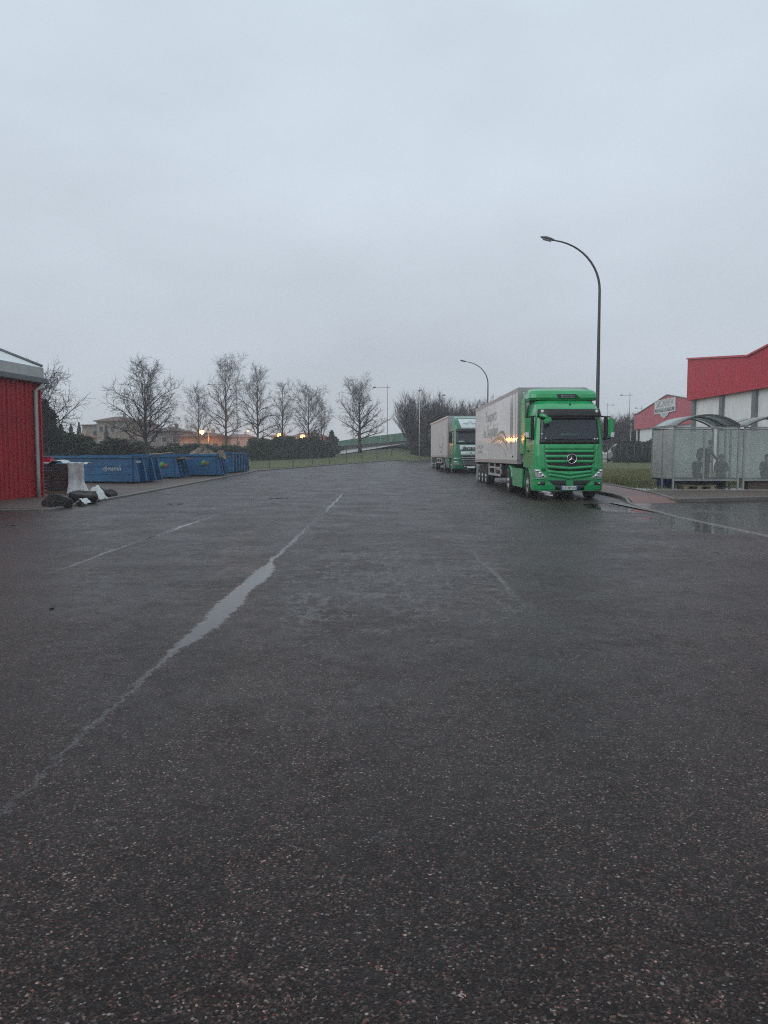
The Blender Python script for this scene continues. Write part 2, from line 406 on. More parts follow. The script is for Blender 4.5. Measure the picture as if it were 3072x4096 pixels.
def strip(name, m, lf, rf, y0, y1, dz, step=6, extra=(), kind='structure', zf=None):
    ys = rows(y0, y1, step, tuple(a for a, _ in lf)+tuple(a for a, _ in rf)+(28,)+tuple(extra))
    vs = []; fs = []
    for y in ys:
        z = base(y)+dz if zf is None else zf(y)
        vs += [(table(lf, y), y, z), (table(rf, y), y, z)]
    for i in range(len(ys)-1): fs.append((2*i, 2*i+1, 2*i+3, 2*i+2))
    o = MB().add(vs, fs).build(name, m, fixn=False); tag(o, kind=kind); return o
strip('road', M_ASPH, LEFT, RIGHT, -30, 111.9, 0.0, 6)
strip('parking_lot', M_LOT, [(-30,7.16),(25,7.16)], [(-30,60),(25,60)], -30, 24.9, 0.004)
strip('parking_lot', M_LOT, [(24.9,9.3),(25.3,9.35),(26.7,13.5),(28.5,22.0)], [(24.9,60),(28.5,60)], 24.9, 28.5, 0.004)
def redz(y): return base(y) + lerp(0.006, 0.10, min(max((y-24.6)/1.6, 0), 1))
strip('pavement', M_RED, [(24.62,7.80),(24.7,7.82),(26,8.09),(28.2,8.39),(112,8.39)], [(24.62,9.2),(25.3,9.28),(27,9.55),(28.5,9.85),(36,10.1),(60,10.3)], 24.62, 60, 0, 3, (26.2,), zf=redz)
strip('grass_verge', M_GRASS, [(28.6,10.02),(36,10.24),(60,10.44),(61,8.4),(90,8.4)], [(28.6,60),(90,60)], 31, 88, 0.09, 5)
strip('gravel_bed', M_GRAVEL, [(25.2,9.42),(27,9.68),(28.5,9.98),(31,10.1)], [(25.2,9.5),(25.55,10.6),(26.65,13.3),(27.4,18),(28.5,24),(31,30)], 25.2, 31.2, 0.10, 1)
strip('access_road', M_RAMP, [(88,18),(106,14)], [(88,70),(106,70)], 88, 106, 0.03)
strip('earth_strip', M_EARTH, [(21.4,-26),(64,-26)], [(21.4,-9.25),(27,-9.44),(58,-9.44),(64,-8.1)], 21.4, 63, 0.05, 4)
def kerb(name, pts, w=0.14, side=1, dz0=-0.1, m=None):
    """pts: (x, y, top height above road)"""
    mb = MB(); vs = []; fs = []
    P = [Vector((a[0], a[1])) for a in pts]
    for i, p in enumerate(P):
        d = (P[min(i+1, len(P)-1)] - P[max(i-1, 0)]).normalized(); nrm = Vector((-d.y, d.x))*side
        z = base(p.y); q = p + nrm*w; h = pts[i][2]
        vs += [(p.x, p.y, z+dz0), (p.x, p.y, z+h-0.02), (p.x+nrm.x*0.02, p.y+nrm.y*0.02, z+h), (q.x, q.y, z+h), (q.x, q.y, z+dz0)]
    for i in range(len(P)-1):
        for j in range(4): fs.append((i*5+j, i*5+j+1, (i+1)*5+j+1, (i+1)*5+j))
        fs.append((i*5+4, i*5, (i+1)*5, (i+1)*5+4))
    fs.append((0,1,2,3,4)); k = (len(P)-1)*5; fs.append((k+4,k+3,k+2,k+1,k))
    mb.add(vs, fs); o = mb.build(name, m or M_CONC); tag(o, kind='structure'); return o
def dens(pts, step=4.0):
    out = []
    for a, b in zip(pts, pts[1:]):
        n = max(1, int(math.hypot(b[0]-a[0], b[1]-a[1])/step))
        for i in range(n): out.append(tuple(lerp(a[k], b[k], i/n) for k in range(3)))
    out.append(pts[-1]); return out
kerb('kerb', dens([(8.25,112,.12),(8.25,28.2,.12),(8.12,27,.12),(7.95,26,.11),(7.62,24.6,.045),(7.3,22.6,.02),(7.06,19,.015),(7.0,13,.015),(7.0,-20,.015)], 1.2), 0.10, 1)
kerb('kerb', dens([(10.3,60,.14),(10.1,36,.14),(9.85,28.5,.14),(9.55,27,.14),(9.28,25.3,.13),(9.36,25.05,.13),(10.6,25.35,.14),(13.5,26.5,.14),(22,27.6,.14),(40,29.5,.14)], 1.0), 0.13, 1)
kerb('kerb', dens([(-14.4,21.0,.01),(-9.10,21.4,.05),(-9.3,27,.07),(-9.3,58,.08),(-5.5,75,.10),(0.4,98,.13),(7.6,112,.13)], 2.0), 0.14, 1)
o = MB().box(10.25, 22.0, 30.9, 35.2, -0.05, 0.15).build('shelter_base', M_SLAB); tag(o, kind='structure')

# ramp road up to the bridge, bank in front of it
def ramp_fn(u, v):
    x = lerp(-9, 5, u); zf = lerp(1.50, 3.35, max(0, (x+8)/11)); zb = lerp(2.30, 3.95, max(0, (x+9)/13))
    y = lerp(120, 148, v); return (x*(1+0.20*v), y, lerp(zf, zb, v)+0.02)
o = MB().grid(ramp_fn, 12, 4).build('ramp_road', M_RAMP, fixn=False); tag(o, kind='structure')
def emb(u, v):
    x, y, z = ramp_fn(u, 1); return (lerp(-14, 14, u), 148.5 + v*0.4, lerp(0.2, table([(-14,2.45),(14,5.0)], lerp(-14,14,u)), v))
mb = MB()
for i in range(14):
    x0, x1 = lerp(-14, 14, i/14), lerp(-14, 14, (i+1)/14)
    zt0, zt1 = table([(-14,2.95),(14,5.15)], x0), table([(-14,2.95),(14,5.15)], x1)
    mb.add([(x0,148.6,0),(x1,148.6,0),(x1,148.6,zt1),(x0,148.6,zt0),(x0,149.4,0),(x1,149.4,0),(x1,149.4,zt1),(x0,149.4,zt0)],
           [(0,1,2,3),(5,4,7,6),(3,2,6,7)])
tag(mb.build('bridge_approach_wall', mat('dark_concrete', (0.055,0.058,0.062), 0.8, var=.2, vs=1)), 'dark concrete retaining wall carrying the green barrier above the ramp', 'wall')
nb = empty('noise_barrier', (0, 148.2, 0), 0, 'long sloping green noise barrier on the bridge ramp behind the bare trees', 'barrier')
gm = mat('barrier_green', (0.045,0.135,0.085), 0.6, var=.25, vs=.8, dirt=.3, streak=True)
for i in range(13):
    x0, x1 = lerp(-10.5, 15, i/13)+.008, lerp(-10.5, 15, (i+1)/13)-.008
    f = lambda x: (table([(-14,2.95),(14,5.15)], x), table([(-14,3.55),(-3,5.1),(3.5,5.85),(16,6.8)], x))
    (a0,b0),(a1,b1) = f(x0), f(x1)
    MB().add([(x0,0,a0),(x1,0,a1),(x1,0,b1),(x0,0,b0),(x0,.12,a0),(x1,.12,a1),(x1,.12,b1),(x0,.12,b0)],
             [(0,1,2,3),(5,4,7,6),(3,2,6,7),(0,3,7,4),(1,5,6,2),(0,4,5,1)]).build('panel', gm, nb)

# ================================================================ street lamps
M_POLE = mat('galvanised_steel', (0.16,0.17,0.18), 0.45, 0.6, var=.15, vs=6, dirt=.2)
M_POLE_DK = mat('dark_pole', (0.07,0.075,0.085), 0.5, 0.4)
M_POLE_LT = mat('pale_pole', (0.42,0.38,0.36), 0.5, 0.2)
M_LENS = mat('lamp_glass', (0.35,0.36,0.36), 0.15)
def curved_lamp(loc, H, arm, rise, rbase, label):
    root = empty('street_lamp', loc, 0, label, 'street lamp', 'tall curved lamps behind the parked trucks')
    zs = H-rise
    pts = [(0,0,0),(0,0,1.0),(0,0,zs*.5),(0,0,zs)]
    rs = [rbase, rbase*.95, rbase*.75, rbase*.52]
    n = 12
    for i in range(1, n+1):
        a = R(82)*i/n
        pts.append((-(arm*0.86)*(1-math.cos(a))/(1-math.cos(R(82))), 0, zs + rise*0.92*math.sin(a)/math.sin(R(82))))
        rs.append(rbase*lerp(.52,.30,i/n))
    MB().tube(pts, rs, 12).build('pole', M_POLE_DK, root)
    MB().lathe([(rbase*1.9,0),(rbase*1.9,.03),(rbase*1.15,.05),(rbase*1.1,.35),(rbase,.36)], k=12).build('base_plate', M_POLE, root)
    ex, _, ez = pts[-1]
    # head: flattened tapering shell, tilted up
    hd = MB(); L = arm*0.30
    prof = [(0,.045),(.12,.075),(.3,.125),(.6,.15),(.85,.10),(1.0,.02)]
    vs = []; fs = []; k = 12
    for t_, r_ in prof:
        for j in range(k):
            a = 2*math.pi*j/k; vs.append((ex - t_*L, r_*math.cos(a), ez + t_*L*0.24 + r_*(.55 if math.sin(a) > 0 else .38)*math.sin(a)))
    for i in range(len(prof)-1):
        for j in range(k): fs.append((i*k+j, i*k+(j+1)%k, (i+1)*k+(j+1)%k, (i+1)*k+j))
    fs.append(tuple(range(k))); fs.append(tuple((len(prof)-1)*k+j for j in range(k)))
    h = hd.add(vs, fs, True).build('lamp_head', M_POLE, root)
    MB().cbox((ex-L*.55, 0, ez+L*.55*.24-.062), (L*.55,.19,.02), 0, 0, R(13)).build('lens', M_LENS, h)
    return root
curved_lamp((8.72,32.4,.1), 10.2, 2.1, 2.15, 0.098, 'tall curved street lamp rising right behind the nearest green truck cab')
curved_lamp((9.68,74,.55), 9.85, 2.3, 2.2, 0.105, 'smaller curved street lamp rising behind the white trailer of the nearest truck')

def arm_lamp(x, y, z0, ztop, armlen, label, m=M_POLE_DK, group='street lamps standing far behind the yard', lit=False, r=.07, head=0.5, mast=True):
    root = empty('street_lamp', (x, y, z0), 0, label, 'street lamp', group)
    H = ztop-z0
    MB().tube([(0,0,0),(0,0,H+(0.5 if mast else 0))], [r, r*.6], 8).build('pole', m, root)
    if armlen:
        s = 1 if armlen > 0 else -1
        MB().tube([(-s*.5,0,H),(armlen,0,H-.03)], [r*.5, r*.4], 6).build('arm', m, root)
        hb = MB(); hb.cbox((armlen+s*head*.4,0,H-.02), (head,.22,.14)); hb.cbox((armlen+s*head*.4,0,H+.07), (head*.6,.14,.06))
        hb.build('lamp_head', M_POLE_DK, root)
    else:
        hb = MB(); hb.cbox((0.05,0,H+.05), (head,.25,.13), 0, 0, R(-20)); hb.build('lamp_head', M_POLE_DK, root)
    return root
def wx(px, d): return (px-1536)/3150*d
def wz(py, d): return 1.47 + (1825-py)/3150*d
mo = mat('rusty_pole', (0.24,0.12,0.08), 0.7)
arm_lamp(wx(1549,135), 135, 2.9, wz(1553,135), -2.0, 'tall straight lamp with one left arm between the bare tree and the bushy thicket', mo)
arm_lamp(wx(1677,109.5), 109.5, .95, wz(1566,109.5), 0, 'pale slim lamp post in front of the bushy thicket at the yard end', M_POLE_LT)
arm_lamp(wx(905,140), 140, 1.0, wz(1540,140), -2.6, 'lamp with a long left arm crossing the tallest tree behind the containers')
arm_lamp(wx(951,150), 150, 1.0, wz(1560,150), -.9, 'thin lamp post between the two tallest bare trees')
arm_lamp(wx(1413,150), 150, 1.5, wz(1575,150), .8, 'thin lamp post half hidden by the lone bare tree on the bank')
arm_lamp(wx(1757,130), 130, 1.5, wz(1583,130), .5, 'lamp head just showing above the thicket over the farther truck')
arm_lamp(wx(1969,140), 140, 1.5, wz(1590,140), 1.2, 'distant lamp peeping over the roof of the nearest trailer')
arm_lamp(wx(2512,150), 150, 1.5, wz(1583,150), -1.4, 'tallest thin lamp between the truck mirror and the pink building')
arm_lamp(wx(2423,190), 190, 1.5, wz(1622,190), 1.2, 'small distant lamp just right of the nearest truck cab')
arm_lamp(wx(2519,118), 118, 1.0, wz(1707,118), 0, 'pale short lamp post in front of the dark thicket by the pink building', M_POLE_LT)
arm_lamp(wx(2560,170), 170, 1.5, wz(1634,170), -1.0, 'distant lamp showing above the left roof slope of the pink building')

# ================================================================ trees
def branch_mesh(seed, H, crown, r0, nprim, low=0.22, ang=(62,22), lev=2, droop=0.0, twig=0.013, dens_=1.0, start_r=1.0, tl=1.0):
    """leafless tree: returns trunk MB and crown MB. crown: table height fraction -> radius"""
    rd = random.Random(seed); trunk = MB(); cr = MB()
    H = H*0.87; n = 14; pts = []; rs = []; x = y = 0
    for i in range(n+1):
        f = i/n; pts.append(Vector((x, y, H*f*0.98))); rs.append(max(r0*(1-f)**0.85, 0.014)); x += rd.uniform(-.03,.03)*H/12; y += rd.uniform(-.03,.03)*H/12
    rs[0] *= 1.35
    trunk.tube(pts, rs, 8)
    def pt(f):
        k = min(int(f*n), n-1); return pts[k].lerp(pts[k+1], f*n-k), lerp(rs[k], rs[k+1], f*n-k)
    def grow(p, d, L, r, level, up):
        segs = {0: 6, 1: 4, 2: 3, 3: 2}[level]
        P = [p.copy()]; RR = [r]; q = p.copy(); dd = d.copy()
        for i in range(segs):
            jit = Vector((rd.gauss(0,1), rd.gauss(0,1), rd.gauss(0,1)))*(0.16 if level == 0 else 0.22)
            dd = (dd + jit + Vector((0,0,up))).normalized(); q = q + dd*L/segs
            P.append(q.copy()); RR.append(max(r*(1-(i+1)/segs*0.8), twig*0.7))
        cr.tube(P, RR, 5 if level == 0 else 3, cap=False, smooth=False)
        if level >= lev: return
        cnt = int({0: L*2.8, 1: L*4.2, 2: 2}[level]*dens_) + (2 if level < 2 else 0)
        for c in range(cnt):
            f = lerp(0.15, 1.0, (c+rd.random())/cnt)*segs; k = min(int(f), segs-1)
            bp = P[k].lerp(P[k+1], f-k); bd = (P[k+1]-P[k]).normalized()
            side = bd.cross(Vector((rd.gauss(0,1), rd.gauss(0,1), rd.gauss(0,1)))).normalized()
            a = R(rd.uniform(28, 58)); nd = (bd*math.cos(a) + side*math.sin(a)).normalized()
            fr = f/segs
            LL = L*rd.uniform(.28,.5)*(1.1-fr*0.6) if level == 0 else rd.uniform(.35,.8)*tl*(1 if level == 1 else .6)
            grow(bp, nd, LL, max(RR[k]*0.55, twig), level+1, up*1.0)
    ga = rd.random()*6
    for i in range(nprim):
        f = lerp(low, 0.97, (i+rd.random()*.8)/nprim); ga += 2.4+rd.uniform(-.4,.4)
        p, r = pt(f); a = R(lerp(ang[0], ang[1], f**1.3)+rd.uniform(-7,7))
        d = Vector((math.cos(ga)*math.sin(a), math.sin(ga)*math.sin(a), math.cos(a)))
        L = min(table(crown, f)*1.30/max(math.sin(a), .35), H*(1.16-f)*1.2)*rd.uniform(.75,1.15)
        grow(p, d, L, max(min(r*0.55, 0.034*L+0.010), twig*1.4)*start_r, 0, 0.045-droop)
    return trunk, cr
M_BARK = mat('wet_bark', (0.012,0.011,0.010), 0.9, var=.3, vs=4)
M_TWIG = mat('bare_twigs', (0.012,0.010,0.010), 0.9, var=.25, vs=1.5)
M_TWIG2 = mat('purple_brown_twigs', (0.040,0.030,0.033), 0.9, var=.3, vs=1.0)
def leaves(mb, fn, n, size, rd, flat=0.0):
    for _ in range(n):
        p = fn(rd)
        if p is None: continue
        s = size*rd.uniform(.6,1.35); a = Vector((rd.gauss(0,1), rd.gauss(0,1), rd.gauss(0,1))).normalized(); b = a.cross(Vector((rd.gauss(0,1), rd.gauss(0,1), rd.gauss(0,1)))).normalized()
        p = Vector(p); mb.add([p-a*s, p+b*s*.45, p+a*s, p-b*s*.45], [(0,1,2,3)])
def leafmat(name, c, var=.6, vs=.8):
    if name in MATS: return MATS[name]
    m, t, b = newmat(name); p = t.pos()
    n = t.noise(p, vs, 4, .7); n2 = t.noise(p, 9, 2)
    c0 = tuple(x*(1-var*.6) for x in c); c1 = tuple(x*(1+var) for x in c)
    cc = t.ramp(t.m('ADD', t.m('MULTIPLY', n, .6), t.m('MULTIPLY', n2, .4)), [(0.35, c0), (0.65, c1)])
    t.put(b.inputs['Base Color'], cc); b.inputs['Roughness'].default_value = .6
    MATS[name] = m; return m
M_DRYLEAF = leafmat('dry_leaves', (0.10,0.055,0.035))
def bare_tree(px, d, ztop, crown, seed, label, zb=None, group='bare trees lining the far side of the yard', dry=0, **k):
    x = wx(px, d); zb = ground_z(x, d) if zb is None else zb; H = wz(ztop, d)-zb
    root = empty('bare_tree', (x, d, zb), 0, label, 'tree', group)
    tr, cr = branch_mesh(seed, H, crown, k.pop('r0', .17), k.pop('nprim', 26), **k)
    tr.build('trunk', M_BARK, root, fixn=False); cr.build('crown', M_TWIG, root, fixn=False)
    if dry:
        lm = MB(); rd = random.Random(seed+5)
        def fn(rd):
            a = rd.random()*6.28; z = H*rd.uniform(.12,.30); r = rd.random()**.5*H*.14
            return (r*math.cos(a), r*math.sin(a), z)
        leaves(lm, fn, dry, .09, rd); lm.build('dry_leaves', M_DRYLEAF, root, fixn=False)
    return root
C1 = [(0.15,2.6),(0.3,3.3),(0.55,2.7),(0.8,1.7),(1,.7)]
bare_tree(587, 80, 1441, [(0.15,2.9),(0.22,3.3),(0.45,2.6),(0.75,1.8),(1,.9)], 1, 'widest bare tree, leftmost of the row, over the long blue container', nprim=34, low=.18, r0=.20, ang=(66,24))
bare_tree(797, 114, 1536, [(0.15, 1.94), (0.4, 1.82), (0.8, 1.14), (1, 0.46)], 2, 'slim low bare tree beside the orange street light', nprim=26, r0=.13, ang=(55,20))
bare_tree(908, 114, 1440, [(0.15, 2.07), (0.3, 2.81), (0.6, 2.32), (0.85, 1.83), (1, 0.98)], 3, 'tall bare tree with twiggy flat top behind the container piled with rubble', nprim=30, r0=.20, dry=260)
bare_tree(1034, 113, 1441, [(0.2, 2.48), (0.45, 2.73), (0.75, 1.61), (1, 0.43)], 4, 'tall pointed bare tree right of the flat topped one', nprim=32, r0=.20, dry=260, ang=(60,30))
bare_tree(1131, 115, 1485, [(0.15, 1.68), (0.5, 1.38), (0.85, 0.6), (1, 0.24)], 5, 'very slender spire shaped bare tree in the middle of the row', nprim=28, r0=.15, ang=(50,26))
bare_tree(1236, 116, 1543, [(0.15, 2.25), (0.4, 2.38), (0.8, 1.75), (1, 1.12)], 6, 'medium bare tree with round crown beside the brightest orange light', nprim=28, r0=.15, dry=220)
bare_tree(1290, 110, 1600, [(0.2,1.2),(0.6,1.2),(1,.5)], 7, 'small thin bare tree just right of the round crowned one', nprim=20, r0=.10, dry=200, ang=(45,20))
bare_tree(1440, 116, 1512, [(0.12,3.2),(0.3,3.4),(0.6,2.4),(0.85,1.6),(1,.7)], 8, 'lone bare tree standing on the grass bank before the green barrier', nprim=30, low=.2, r0=.24, ang=(68,28), dry=160)
bare_tree(128, 60, 1455, [(0.15,2.4),(0.4,2.8),(0.7,1.9),(1,.8)], 9, 'bare tree rising behind the roof corner of the red shed', nprim=32, low=.15, r0=.18, ang=(66,30))
bare_tree(705, 112, 1700, [(0.2,1.2),(0.6,1.2),(1,.5)], 19, 'low twiggy bare tree in front of the grey house roof', nprim=16, r0=.08)

def thicket(px, d, ztop, rad, seed, label, nst=46, zb=None, spread=32, group='bare bushy trees massed behind the trucks', dn=1.0):
    x = wx(px, d); zb = ground_z(x, d) if zb is None else zb; H = wz(ztop, d)-zb
    root = empty('thicket_tree', (x, d, zb), 0, label, 'tree', group)
    rd = random.Random(seed); st = MB(); cr = MB()
    st.tube([(0,0,0),(0,0,.4),(0,0,1.0)], [.34,.28,.26], 8)
    for i in range(nst):
        ga = rd.random()*6.283; a = rd.random()**.7
        L = H*lerp(1.0, .72, a)*rd.uniform(.82,1.03)
        ang = R(spread*a)
        n = 8; p = Vector((math.cos(ga)*.1, math.sin(ga)*.1, .7)); P = [p.copy()]; RR = [.07]
        d_ = Vector((math.cos(ga)*math.sin(ang*1.5), math.sin(ga)*math.sin(ang*1.5), math.cos(ang*1.5)))
        for k in range(n):
            d_ = (d_ + Vector((rd.gauss(0,.07), rd.gauss(0,.07), .10))).normalized(); p = p + d_*(L-.7)/n; P.append(p.copy()); RR.append(max(.07*(1-(k+1)/n), .010))
        (st if i < 12 else cr).tube(P, RR, 4, cap=False, smooth=False)
        for c in range(int(30*dn)):
            f = rd.uniform(.12, 1)*n; k = min(int(f), n-1); bp = P[k].lerp(P[min(k+1,n)], f-k)
            bd = (P[k+1]-P[k]).normalized(); sd_ = Vector((rd.gauss(0,1), rd.gauss(0,1), 0)).normalized()
            nd = (bd + sd_*rd.uniform(.3,.75)).normalized(); l = rd.uniform(.6,1.5)
            m1 = bp + nd*l*.5 + Vector((0,0,.05)); m2 = bp + nd*l*.9 + Vector((0,0,l*.22))
            cr.tube([bp, m1, m2], [.016,.012,.007], 3, cap=False, smooth=False)
            for c2 in range(2):
                nd2 = (nd + Vector((rd.gauss(0,.5), rd.gauss(0,.5), .5))).normalized(); s0 = bp.lerp(m1, rd.uniform(.3,1))
                cr.tube([s0, s0 + nd2*rd.uniform(.3,.6)], [.010,.006], 3, cap=False, smooth=False)
    st.build('trunk', M_BARK, root, fixn=False); cr.build('crown', M_TWIG2, root, fixn=False)
    return root
thicket(1662, 118, 1556, 4, 31, 'large fan shaped leafless thicket at the left end of the mass', 120, spread=34)
thicket(1750, 122, 1580, 3, 32, 'leafless thicket right behind the pale lamp post', 90, spread=22)
thicket(1808, 120, 1603, 3, 33, 'leafless thicket above the farther truck trailer', 80, spread=20)
thicket(1868, 118, 1606, 3, 34, 'leafless thicket above the farther truck cab', 80, spread=22)
thicket(1925, 116, 1584, 3, 35, 'leafless thicket next to the smaller curved lamp', 60, spread=18)
thicket(2420, 128, 1665, 3, 36, 'dark thicket seen between truck mirror and cab', 80, spread=28)
thicket(2462, 124, 1668, 3, 37, 'dark thicket just right of the truck mirror', 90, spread=28)
thicket(2500, 132, 1650, 3, 38, 'dark thicket behind the pale short lamp post', 90, spread=26)
thicket(2545, 126, 1662, 3, 39, 'dark thicket touching the pink building corner', 80, spread=24)

# hedge and evergreens
M_HEDGE = leafmat('hedge_leaves', (0.022,0.036,0.016), .8, .5)
M_HEDGE2 = leafmat('hedge_leaves_brown', (0.036,0.034,0.018), .8, .5)
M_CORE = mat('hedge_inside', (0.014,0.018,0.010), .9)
def hedge(name, x0, x1, y, top, depth, seed, label, n, m=M_HEDGE, cat='hedge', size=.13, y1=None):
    rd = random.Random(seed); mb = MB(); y1 = y if y1 is None else y1
    zb = ground_z((x0+x1)/2, y)
    ph = [rd.random()*6 for _ in range(4)]
    def topz(x):
        return top(x) + .16*math.sin(x*1.7+ph[0]) + .10*math.sin(x*3.9+ph[1]) + .08*math.sin(x*8.3+ph[2])
    def fn(r):
        x = r.uniform(x0, x1); f = (x-x0)/(x1-x0); yy = lerp(y, y1, f)
        h = topz(x)-zb; z = h*r.random()**.6; q = r.random()
        dy = -depth/2 + r.gauss(0,.16) if q < .6 else r.uniform(-depth/2, depth/2)
        if q >= .6: z = h + r.gauss(0,.13)
        return (x, yy+dy, zb+max(.02, z))
    leaves(mb, fn, n, size, rd)
    o = mb.build(name, m, fixn=False)
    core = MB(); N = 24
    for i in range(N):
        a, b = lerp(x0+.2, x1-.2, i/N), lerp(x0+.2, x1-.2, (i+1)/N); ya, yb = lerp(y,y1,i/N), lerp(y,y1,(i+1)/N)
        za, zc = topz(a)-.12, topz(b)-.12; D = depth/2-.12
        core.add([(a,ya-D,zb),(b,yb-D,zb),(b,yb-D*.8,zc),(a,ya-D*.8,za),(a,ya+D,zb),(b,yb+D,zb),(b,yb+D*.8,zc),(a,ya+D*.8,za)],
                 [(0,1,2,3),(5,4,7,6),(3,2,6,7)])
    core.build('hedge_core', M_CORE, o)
    tag(o, label, cat, 'hedges behind the containers')
    return o
hedge('hedge', wx(200,66), wx(470,66), 66, lambda x: wz(table([(200,1800),(235,1775),(290,1758),(350,1760),(390,1795),(440,1782),(470,1768)], 1536+x*3150/66), 66), 2.4, 51, 'dark green rounded hedge at the left behind the long blue container', 15000, cat='hedge')
hedge('hedge', wx(455,68), wx(700,68), 68, lambda x: wz(table([(455,1768),(520,1775),(560,1790),(600,1800),(700,1795)], 1536+x*3150/68), 68), 2.2, 52, 'brownish green hedge under the widest bare tree', 11000, M_HEDGE2)
hedge('hedge', wx(690,80), wx(1012,104), 80, lambda x: wz(table([(690,1795),(760,1782),(870,1800),(920,1785),(1010,1772)], 1536+x*3150/92), 92), 2.4, 53, 'dark hedge behind the rubble filled containers', 15000, y1=104, size=.16)
hedge('hedge', wx(1005,104), wx(1342,112), 104, lambda x: wz(table([(1000,1772),(1130,1760),(1260,1758),(1310,1775),(1345,1815)], 1536+x*3150/108), 108), 3.2, 54, 'dark hedge ending at the ramp road right of the row', 19000, y1=112, size=.16)
hedge('hedge', wx(2436,88), wx(2592,88), 87, lambda x: wz(table([(2436,1800),(2470,1785),(2520,1778),(2592,1772)], 1536+x*3150/87), 87), 1.2, 55, 'dark clipped hedge behind the green fence left of the shelter', 8000, leafmat('fence_hedge', (0.016,0.030,0.022), .7, .5))
hedge('undergrowth', wx(1640,115), wx(1830,113), 115, lambda x: wz(table([(1640,1815),(1665,1775),(1700,1750),(1830,1745)], 1536+x*3150/115), 115), 2.2, 56, 'dark undergrowth at the foot of the big thicket', 9000, leafmat('undergrowth_leaves', (0.020,0.020,0.014), .7, .5), cat='bush')
def conifer(px, d, top, bot, rad, seed, label, c=(0.020,0.030,0.024), n=2600):
    x = wx(px, d); zt = wz(top, d); zb = ground_z(x, d); H = zt-zb
    root = empty('conifer', (x, d, zb), 0, label, 'tree', 'dark evergreens among the houses')
    MB().tube([(0,0,0),(0,0,H*.9)], [.16,.03], 6).build('trunk', M_BARK, root)
    rd = random.Random(seed); mb = MB()
    def fn(r):
        f = r.random()**.7; z = H*(1-f); rr = rad*(f**.8)*(.62+.25*math.sin(z*4.5+seed)+.35*r.random())
        a = r.random()*6.283; q = r.random()**.4; return (rr*q*math.cos(a), rr*q*math.sin(a), z)
    leaves(mb, fn, n, .16, rd); mb.build('crown', leafmat('conifer_%d' % seed, c, .6, .7), root, fixn=False)
    return root
conifer(322, 130, 1690, 1770, 1.25, 61, 'dark pointed conifer left of the cream house')
conifer(290, 120, 1700, 1770, 1.4, 62, 'rounder green conifer left of the pointed one', (0.024,0.042,0.024))
conifer(430, 140, 1698, 1770, 1.1, 63, 'narrow dark conifer in front of the cream house')
conifer(190, 62, 1600, 1800, 2.6, 64, 'large dark evergreen right behind the red shed', (0.016,0.022,0.014), 9000)
conifer(250, 75, 1700, 1800, 1.6, 65, 'grey green evergreen beside the large one', (0.026,0.034,0.028), 5000)
conifer(1328, 125, 1722, 1790, 2.3, 66, 'reddish brown dense tree at the left end of the green barrier', (0.045,0.030,0.026), 4000)

# grass tufts along the yard edge
def tufts():
    rd = random.Random(5); mb = MB()
    segs = [((-9.6,45),(-9.6,58)),((-9.6,58),(-5.8,75)),((-5.8,75),(0.1,98)),((0.1,98),(7.4,112.6)),((10.3,31),(10.5,60))]
    for a, b in segs:
        L = math.hypot(b[0]-a[0], b[1]-a[1])
        for i in range(int(L*70)):
            f = rd.random(); off = abs(rd.gauss(0,.9))+.1
            if a[0] > 10: x = lerp(a[0],b[0],f)+off
            else: x = lerp(a[0],b[0],f)-off
            y = lerp(a[1],b[1],f); z = base(y)+(.09 if a[0] > 10 else -.05)
            h = rd.uniform(.06,.20); w_ = rd.uniform(.01,.02); an = rd.random()*3.14; lx, ly = rd.gauss(0,.05), rd.gauss(0,.05)
            cx, sx_ = math.cos(an)*w_, math.sin(an)*w_
            mb.add([(x-cx,y-sx_,z),(x+cx,y+sx_,z),(x+lx,y+ly,z+h)], [(0,1,2)])
    for i in range(16000):   # rough lawn right of the truck
        y = rd.uniform(31.5, 60); x = rd.uniform(10.6, 10.6+ y*.22)
        if 30.9 < y < 35.3 and x > 10.2: continue
        z = base(y)+.09; h = rd.uniform(.04,.14); an = rd.random()*3.14; w_ = rd.uniform(.01,.022)
        mb.add([(x-math.cos(an)*w_,y-math.sin(an)*w_,z),(x+math.cos(an)*w_,y+math.sin(an)*w_,z),(x+rd.gauss(0,.04),y+rd.gauss(0,.04),z+h)], [(0,1,2)])
    o = mb.build('grass', leafmat('grass_blades', (0.11,0.115,0.035), .6, .6), fixn=False); tag(o, kind='stuff')
tufts()

# wire fence on the bank
M_POST = mat('dark_post', (0.030,0.030,0.030), .8)
fr = empty('wire_fence', (0,0,0), 0, 'low wire fence with thin dark posts along the grass bank', 'fence')
fp = []
for px, ty, by, d in ((1078,1830,1874,70),(1173,1826,1872,76),(1250,1822,1868,82),(1318,1824,1862,88),(1386,1799,1848,95),(1448,1794,1845,99),(1508,1787,1843,104),(1566,1775,1828,108)):
    x = wx(px, d); zb = ground_z(x, d); zt = max(wz(ty, d), zb+1.0); fp.append((x, d, zb, zt))
    MB().tube([(x,d,zb-.1),(x,d,zt)], .035, 6).build('post', M_POST, fr)
mb = MB()
for a, b in zip(fp, fp[1:]):
    for f in (.35,.65,.95): mb.tube([(a[0],a[1],lerp(a[2],a[3],f)),(b[0],b[1],lerp(b[2],b[3],f))], .004, 3)
mb.build('wire', M_POST, fr)
